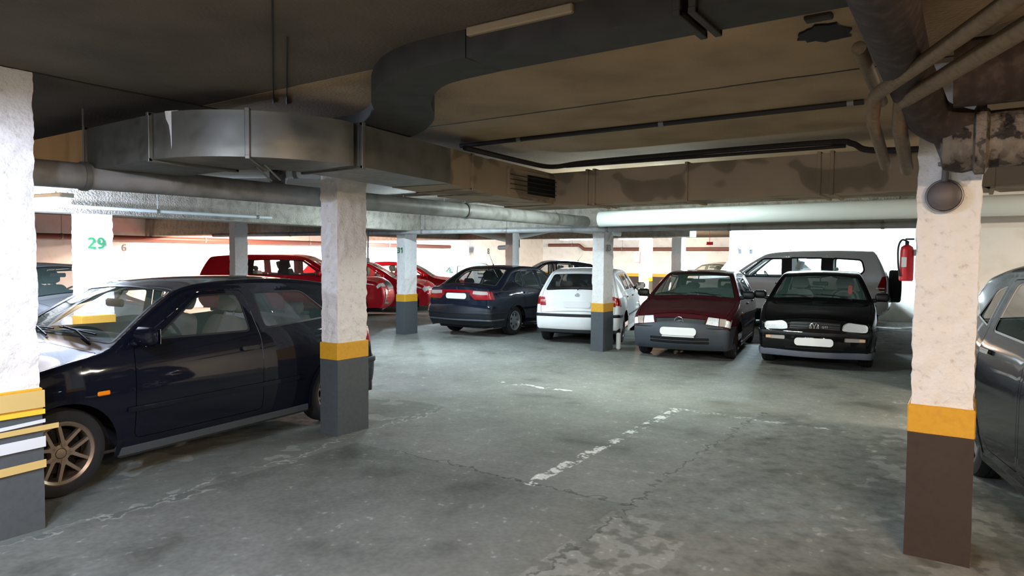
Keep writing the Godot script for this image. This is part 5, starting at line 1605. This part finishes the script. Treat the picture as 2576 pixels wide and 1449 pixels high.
	# cables clipped along the slab
	pipe("cable", "thin dark conduit along the brown ceiling", PackedVector3Array([Vector3(-3.95, CEIL - 0.014, -4.93), Vector3(-0.62, CEIL - 0.014, -4.95)]), 0.022, mats.cable, 1.3, 8)
	pipe("cable", "dark cable running beside the duct and over to the brown-based pillar", smooth_path([Vector3(-3.64, 2.56, -4.6), Vector3(-3.68, 2.56, -5.6), Vector3(-3.66, 2.57, -6.1), Vector3(-3.3, 2.60, -6.18), Vector3(-2.2, 2.605, -6.18), Vector3(-1.05, 2.60, -6.18), Vector3(-0.85, 2.57, -6.15), Vector3(-0.72, 2.50, -6.1), Vector3(-0.35, 2.47, -6.05), Vector3(0.2, 2.47, -6.05)], 6), 0.024, mats.cable, 0.0, 8)
	pipe("cable", "thinner cable just above the top of the dusty duct", PackedVector3Array([Vector3(-3.55, 2.575, -6.19), Vector3(-0.9, 2.56, -6.19)]), 0.015, mats.cable, 0.0, 8)
	pipe("ceiling_wire", "longer of two thin wires along the ceiling above the duct bend", PackedVector3Array([Vector3(-3.98, CEIL - 0.006, -2.93), Vector3(-1.66, CEIL - 0.006, -1.22)]), 0.004, mats.cable, 0.0, 6)
	pipe("ceiling_wire", "shorter of two thin wires along the ceiling above the duct bend", PackedVector3Array([Vector3(-3.93, CEIL - 0.006, -3.0), Vector3(-2.73, CEIL - 0.006, -2.09)]), 0.004, mats.cable, 0.0, 6)
	# grey waste pipes along the left pillars
	pipe("waste_pipe", "thick grey plastic pipe running behind the two left pillars", PackedVector3Array([Vector3(-5.3, 2.14, 1.0), Vector3(-5.3, 2.19, -3.0), Vector3(-5.3, 2.215, -9.9)]), 0.093, mats.pvc, 2.2)
	var jt := Tri.new()
	lathe(jt, [Vector2(0.0, -0.09), Vector2(0.10, -0.09), Vector2(0.12, -0.02), Vector2(0.115, 0.05), Vector2(0.0, 0.09)], 16, Transform3D(Basis(Vector3.UP, 0.9), Vector3(-5.55, 2.42, -4.15)))
	tag(obj("pipe_joint", jt, mats.iron_pipe), "dirty pipe joint beneath the duct bend", "pipe joint")
	pipe("waste_pipe", "white drain pipe glimpsed above the thick grey pipe", PackedVector3Array([Vector3(-8.2, 2.46, -3.2), Vector3(-5.6, 2.42, -4.12), Vector3(-4.95, 2.40, -4.40)]), 0.05, mats.white_pipe, 1.2)
	pipe("waste_pipe", "thin white pipe in front of the rough beam at the left", PackedVector3Array([Vector3(-8.9, 2.18, 0.5), Vector3(-8.9, 2.20, -6.5)]), 0.022, mats.white_pipe, 1.5, 10)
	pipe("waste_pipe", "pale pipe crossing below the beam of the second pillars", PackedVector3Array([Vector3(-16.0, 2.13, -9.95), Vector3(-5.4, 2.10, -10.1), Vector3(2.0, 2.07, -10.1)]), 0.045, mats.pvc, 2.0, 12)
	pipe("waste_pipe", "thick white pipe beyond the dusty duct at the right", PackedVector3Array([Vector3(-4.6, 2.20, -9.05), Vector3(3.0, 2.235, -9.05)]), 0.115, mats.white_pipe, 0.0)
	pipe("waste_pipe", "pale branching pipe ahead of the far wall", bends([Vector3(-11.6, 2.45, -14.0), Vector3(-10.6, 2.12, -15.2), Vector3(-9.4, 2.42, -15.9), Vector3(-8.0, 2.30, -17.0)], 0.15), 0.075, mats.white_pipe, 0.0)
	# brown fire main along the far walls
	pipe("fire_main", "brown pipe along the left wall", PackedVector3Array([Vector3(-19.75, 2.09, 2.0), Vector3(-19.75, 2.09, -23.9)]), 0.075, mats.brown_pipe, 4.0)
	pipe("fire_main", "brown pipe with an elbow near the corner pillar", bends([Vector3(-15.2, 2.0, -21.4), Vector3(-13.55, 2.0, -20.1), Vector3(-13.4, 2.0, -20.0), Vector3(-13.4, 2.42, -20.0), Vector3(-11.0, 2.45, -19.0)], 0.16), 0.085, mats.cable, 0.0)
	pipe("fire_main", "brown pipe along the far wall with a drop at its left", bends([Vector3(-19.4, 2.32, -32.0), Vector3(-17.5, 2.32, -32.0), Vector3(-17.2, 2.10, -32.0), Vector3(-8.0, 2.10, -32.0)], 0.2), 0.085, mats.brown_pipe, 3.0)
	# pipes over the brown-based pillar
	var ir := thing("iron_pipe", "rusty iron pipe with a bend and collar over the brown-based pillar", "pipe")
	ctube("pipe_length", bends([Vector3(-0.27, 2.50, -1.2), Vector3(-0.27, 2.46, -3.45), Vector3(-0.20, 2.30, -3.88), Vector3(0.05, 2.21, -3.98)], 0.2, 8), 0.098, mats.dark_pipe, ir, 20)
	ctube("pipe_length", PackedVector3Array([Vector3(-0.12, 2.20, -3.98), Vector3(3.2, 2.24, -3.98)]), 0.135, mats.iron_pipe, ir, 28)
	var Cl := Tri.new()
	lathe(Cl, [Vector2(0.11, -0.15), Vector2(0.14, -0.14), Vector2(0.155, -0.06), Vector2(0.145, -0.02), Vector2(0.165, -0.01), Vector2(0.165, 0.03), Vector2(0.135, 0.045)], 28, Transform3D(Basis.IDENTITY, Vector3(0.0, 2.203, -3.98)))
	obj("collar", Cl, mats.iron_pipe, ir)
	pipe("iron_pipe", "dark iron pipe above the rusty one at the right edge", PackedVector3Array([Vector3(-0.10, 2.47, -3.72), Vector3(3.2, 2.49, -3.72)]), 0.15, mats.dark_pipe, 0.0, 24)
	pipe("copper_pipe", "upper one of two straw-coloured pipes slanting to the right pillar", bends([Vector3(0.62, 2.38, -1.2), Vector3(-0.40, 2.38, -3.55), Vector3(-0.43, 2.30, -3.75), Vector3(-0.45, 2.18, -4.6)], 0.09), 0.030, mats.straw_pipe, 0.0, 14)
	pipe("copper_pipe", "lower one of two straw-coloured pipes slanting to the right pillar", bends([Vector3(0.70, 2.35, -1.3), Vector3(-0.30, 2.35, -3.62), Vector3(-0.32, 2.27, -3.82), Vector3(-0.34, 2.15, -4.6)], 0.09), 0.034, mats.straw_pipe, 0.0, 14)
	pipe("copper_pipe", "short straw-coloured pipe end by the dark iron bend", PackedVector3Array([Vector3(-0.44, 2.54, -3.3), Vector3(-0.45, 2.50, -4.3)]), 0.030, mats.straw_pipe, 0.0, 14)

func cars() -> void:
	var g := golf(false)
	g.mirror_mat = mats.blue_paint; g.moulding_mat = mats.blue_paint; g.sill_mat = mats.sill_grey
	car("parked_car", "dark blue three-door hatchback behind the taped pillar", g, mats.blue_paint, Vector3(-5.677, 0, -1.111), 184.5)
	g = golf(false)
	g.wheel = {"r": 0.29, "rim": "spoke", "rim_mat": "steel", "w": 0.20, "spokes": 5}
	g.lip = "lip_grey"; g.word = "GTI"; g.amber_f = true; g.moulding_mat = mats.black_plastic
	g.mirror_mat = mats.black_plastic
	car("parked_car", "black hatchback facing the viewer, in front of the white off-road car", g, mats.black_paint, Vector3(-1.89, 0, -10.58), 187.4)
	g = golf(true)
	g.wheel = {"r": 0.285, "rim": "holes", "rim_mat": "steel", "w": 0.18, "rr": 0.18}
	g.mirror_mat = mats.black_plastic
	car("parked_car", "white five-door hatchback seen from behind", g, mats.white_paint, Vector3(-7.30, 0, -14.85), 17.7)
	car("parked_car", "maroon hatchback with grey bumpers facing the viewer", astra(), mats.maroon_paint, Vector3(-3.80, 0, -10.2), 189.0)
	car("parked_car", "dark navy saloon seen from behind with red light bar", toledo(), mats.navy_paint, Vector3(-8.88, 0, -15.05), 3.0)
	car("parked_car", "white off-road car side on with a spare wheel at its tail", offroader(), mats.white_paint, Vector3(-6.25, 0, -17.3), 96.2)
	car("parked_car", "long red car side on beyond the dark blue hatchback", big_red(), mats.red_paint, Vector3(-13.05, 0, -13.42), -52)
	var h := hatch(4.3, 1.47, 0.88)
	car("parked_car", "red car whose headlamp shows between pillar and saloon", h, mats.red_paint, Vector3(-13.45, 0, -15.75), -53)
	h = hatch(4.2, 1.46, 0.87)
	car("parked_car", "red car farther back with its windscreen beside the saloon roof", h, mats.red_paint, Vector3(-13.75, 0, -17.75), -53)
	h = hatch(4.0, 1.47, 0.83)
	car("parked_car", "silver hatchback at the left between two pillars", h, mats.silver_paint, Vector3(-10.0, 0, -4.95), -80)
	h = hatch(4.1, 1.52, 0.87, "side_glass")
	var far := car("parked_car", "black hatchback at the back beyond saloon and white hatchback", h, mats.ink_paint, Vector3(-14.6, 0, -20.05), 128)
	aerial(far, BodySkin.new(h), 3.2, 0.0, 0.35, true)
	h = hatch(4.35, 1.62, 0.91, "side_glass")
	car("parked_car", "dark car at the right edge behind the brown-based pillar", h, mats.night_paint, Vector3(1.75, 0, -3.0), 195.0)
	h = hatch(4.2, 1.41, 0.86)
	car("parked_car", "pale car far back beyond the saloon roof", h, mats.silver_paint, Vector3(-14.6, 0, -22.9), -52)
	h = hatch(4.2, 1.49, 0.85, "side_glass")
	car("parked_car", "silver car far back over the maroon roof", h, mats.silver_paint, Vector3(-8.6, 0, -23.2), 160)
	h = hatch(4.4, 1.80, 0.86, "tint_glass")
	h.windows = [h.windows[0]]
	var van := car("parked_car", "white van with roof bars behind the off-road car", h, mats.white_paint, Vector3(-1.7, 0, -19.5), -90)
	for z in [3.62, 2.55]:
		var T := Tri.new()
		tube(T, PackedVector3Array([Vector3(-0.72, 1.90, z), Vector3(0.72, 1.90, z)]), 0.018, 8)
		for e in [-0.55, 0.55]: box(T, Vector3(e, 1.835, z), Vector3(0.05, 0.13, 0.09), 0.01)
		obj("roof_bar", T, mats.trim_grey, van)

func band(T: Tri, y: float, h: float, x: float, z0: float, z1: float, lean: float) -> void:
	var t := 0.006
	var a := [Vector3(x, y - h / 2, z0), Vector3(x, y + h / 2, z0), Vector3(x, y + h / 2 + lean, z1), Vector3(x, y - h / 2 + lean, z1)]
	var o := Vector3(t, 0, 0)
	T.q(a[0] + o, a[3] + o, a[2] + o, a[1] + o)
	T.q(a[0], a[1], a[2], a[3])
	T.q(a[1], a[1] + o, a[2] + o, a[2]); T.q(a[0], a[3], a[3] + o, a[0] + o)
	T.q(a[0], a[0] + o, a[1] + o, a[1]); T.q(a[3], a[2], a[2] + o, a[3] + o)

func details() -> void:
	# tapes round the base of the front left pillar
	var x := -4.479
	for e in [["ochre tape around the top of the taped pillar's base", "tape_band", "tape_ochre", 0.775, 0.10, 0.0, 0.0], ["bright yellow tape just below the ochre one", "tape_band", "tape_yellow", 0.700, 0.028, 0.0, 0.0], ["crumpled white tape slanting across the dark base", "tape_band", "tape_white", 0.645, 0.020, 0.025, 0.0], ["loose ochre tape whose end sticks out past the pillar", "tape_band", "tape_ochre", 0.605, 0.030, 0.008, 0.07], ["broad white tape around the dark base", "tape_band", "tape_white", 0.522, 0.062, 0.008, 0.0], ["lowest tape of the base, yellow", "tape_band", "tape_ochre", 0.392, 0.046, 0.012, 0.0]]:
		var T := Tri.new()
		band(T, e[3], e[4], x, -1.705 - e[6], -1.262, -e[5])
		if e[6] == 0.0:
			box(T, Vector3(-4.60, e[3] - e[5], -1.262), Vector3(0.25, e[4], 0.01), 0.002)
		tag(obj(e[1], T, mats[e[2]]), e[0], "tape")
	tag_in_black_car()
	# painted numbers
	tag(letters("number_sign", self, "29", 0.15, 0.004, mats.number_green, Transform3D(Basis(Vector3.UP, PI / 2), Vector3(-9.305, 1.765, -4.17))), "green number stencilled on the pillar behind the blue hatchback", "number")
	tag(letters("number_sign_001", self, "31", 0.12, 0.004, mats.number_green, Transform3D(Basis.IDENTITY, Vector3(-9.85, 1.755, -10.305))), "green number on the pillar by the red cars", "number")
	tag(letters("number_sign_002", self, "33", 0.12, 0.004, mats.number_grey, Transform3D(Basis(Vector3.UP, PI / 2), Vector3(-5.255, 1.80, -10.68))), "faint number on the pillar before the white hatchback", "number")
	tag(letters("number_sign_003", self, "6", 0.20, 0.004, mats.number_grey, Transform3D(Basis(Vector3.UP, PI / 2), Vector3(-19.99, 1.82, -9.7))), "grey digit on the left wall", "number")
	tag(letters("number_sign_004", self, "8", 0.30, 0.004, mats.number_grey, Transform3D(Basis(Vector3.UP, PI / 2), Vector3(-19.99, 1.92, -27.2))), "dark digit far back on the left wall", "number")
	# fire extinguisher on its pillar
	var ex := thing("fire_extinguisher", "red fire extinguisher on the pillar right of the black hatchback", "extinguisher", Vector3(-0.705, 1.36, -9.93))
	var up := Transform3D(Basis(Vector3.BACK, PI / 2), Vector3.ZERO)
	var T := Tri.new()
	lathe(T, [Vector2(0.0, 0.0), Vector2(0.072, 0.0), Vector2(0.08, 0.02), Vector2(0.08, 0.38), Vector2(0.065, 0.43), Vector2(0.03, 0.455), Vector2(0.0, 0.46)], 20, up)
	obj("cylinder", T, mats.red_enamel, ex)
	T = Tri.new()
	lathe(T, [Vector2(0.022, 0.45), Vector2(0.022, 0.50), Vector2(0.0, 0.51)], 12, up)
	box(T, Vector3(0.03, 0.53, 0.02), Vector3(0.10, 0.02, 0.025), 0.004)
	obj("valve", T, mats.black_plastic, ex)
	obj("hose", hose(PackedVector3Array([Vector3(0.02, 0.49, 0.02), Vector3(-0.05, 0.52, 0.06), Vector3(-0.09, 0.42, 0.07), Vector3(-0.085, 0.2, 0.06), Vector3(-0.06, 0.06, 0.08)]), 0.011), mats.rubber, ex)
	T = Tri.new()
	box(T, Vector3(-0.02, 0.24, 0.074), Vector3(0.06, 0.13, 0.012), 0.004)
	obj("instruction_label", T, mats.white_print, ex)
	T = Tri.new()
	box(T, Vector3(0.092, 0.36, 0.0), Vector3(0.03, 0.08, 0.10), 0.005)
	obj("wall_bracket", T, mats.steel_grey, ex)
	# bell on the brown-based pillar
	var be := thing("alarm_bell", "round grey bulkhead fitting with a conduit on the brown-based pillar", "fitting", Vector3(-0.138, 1.96, -4.237))
	T = Tri.new()
	var out := Transform3D(Basis(Vector3.UP, -PI / 2), Vector3.ZERO)
	lathe(T, [Vector2(0.0, -0.02), Vector2(0.078, -0.02), Vector2(0.08, 0.02), Vector2(0.07, 0.05), Vector2(0.045, 0.075), Vector2(0.0, 0.082)], 24, out)
	obj("housing", T, mats.bell, be)
	T = Tri.new()
	lathe(T, [Vector2(0.084, 0.0), Vector2(0.088, 0.012), Vector2(0.084, 0.024)], 24, out)
	obj("rim", T, mats.steel_grey, be)
	obj("conduit", hose(PackedVector3Array([Vector3(0, 0.07, 0.02), Vector3(0.0, 0.16, 0.025), Vector3(-0.02, 0.23, 0.03), Vector3(-0.06, 0.34, 0.03)]), 0.017), mats.bell, be)
	T = Tri.new()
	box(T, Vector3(-0.003, 0.165, 0.03), Vector3(0.06, 0.02, 0.03), 0.004)
	obj("clip", T, mats.steel_grey, be)
	# patch and old fitting on the ceiling
	var cp := thing("ceiling_patch", "dark ragged hole in the brown ceiling plaster near the iron pipe", "damage", Vector3(-0.60, CEIL - 0.006, -3.40))
	var pts := PackedVector2Array()
	var n := FastNoiseLite.new(); n.seed = 4; n.frequency = 0.8
	for k in 26:
		var a := TAU * k / 26.0
		var r := 0.095 * (1.0 + 0.45 * n.get_noise_2d(cos(a) * 2.0, sin(a) * 2.0))
		pts.push_back(Vector2(cos(a) * r * 1.15, sin(a) * r * 1.3))
	T = Tri.new()
	prism(T, pts, 0.012, Transform3D(Basis(Vector3(1, 0, 0), Vector3(0, 0, 1), Vector3(0, -1, 0)), Vector3(0, 0.006, 0)))
	obj("hole", T, mats.under, cp)
	T = Tri.new()
	box(T, Vector3(0.02, -0.004, 0.24), Vector3(0.11, 0.022, 0.06), 0.006)
	obj("junction_box", T, mats.dark_duct, cp)
	# small things on the floor and far walls
	T = Tri.new()
	box(T, Vector3(0, 0.15, 0), Vector3(0.07, 0.30, 0.09), 0.02)
	var po := obj("white_post", T, mats.plaster)
	po.position = Vector3(-5.17, 0, -10.95)
	tag(po, "short white post beside the pillar before the white hatchback", "post")
	T = Tri.new()
	box(T, Vector3(-2.7, 0.002, -17.95), Vector3(7.4, 0.004, 0.09), 0.0)
	tag(obj("floor_line", T, mats.white_print), "white parking line on the floor under the off-road car", "line marking", "", "structure")
	var rb := thing("hose_cabinet", "red fire hose cabinet beside the far pillar with the bright yellow band", "cabinet", Vector3(-11.52, 1.45, -26.1))
	T = Tri.new()
	box(T, Vector3(0, 0.23, 0), Vector3(0.26, 0.46, 0.16), 0.01)
	obj("case", T, mats.red_enamel, rb)
	T = Tri.new()
	box(T, Vector3(0, 0.2, 0.084), Vector3(0.14, 0.2, 0.01), 0.003)
	obj("sign", T, mats.white_print, rb)
	pipe("down_pipe", "grey down pipe between red cabinet and far pillar", PackedVector3Array([Vector3(-11.42, 0, -26.2), Vector3(-11.42, CEIL, -26.2)]), 0.065, mats.steel_grey)
	T = Tri.new()
	box(T, Vector3(-7.14, 2.13, -21.9), Vector3(0.2, 0.10, 0.10), 0.01)
	tube(T, PackedVector3Array([Vector3(-7.14, 2.15, -21.9), Vector3(-7.14, CEIL, -21.9)]), 0.008, 6)
	tag(obj("hanging_box", T, mats.red_enamel), "small red box hanging from the ceiling at the back", "box")
	var dr := thing("drop_cord", "dark drop cord with a switch hanging by the pillar of the saloon", "cord", Vector3(-10.32, 1.54, -9.85))
	obj("cord", hose(PackedVector3Array([Vector3(0, 0.05, 0), Vector3(0.0, 0.3, 0), Vector3(0.01, 0.62, 0)]), 0.018), mats.trim_grey, dr)
	T = Tri.new()
	box(T, Vector3(0, 0.0, 0), Vector3(0.08, 0.11, 0.06), 0.02)
	obj("switch_box", T, mats.bell, dr)

func tag_in_black_car() -> void:
	var T := Tri.new()
	prism(T, soft(pv([-0.03, 0.0, 0.03, 0.0, 0.035, -0.12, 0.0, -0.15, -0.035, -0.12]), 0.02), 0.008)
	tube(T, PackedVector3Array([Vector3(0, 0, 0.004), Vector3(0.0, 0.06, 0.004)]), 0.003, 5)
	var o := obj("pennant", T, mats.pennant)
	o.position = Vector3(-1.66, 1.20, -12.30)
	tag(o, "small red pennant hanging behind the black hatchback's windscreen", "pennant")

func hose(p: PackedVector3Array, r: float) -> Tri:
	var T := Tri.new()
	tube(T, smooth_path(Array(p), 6), r, 10)
	return T
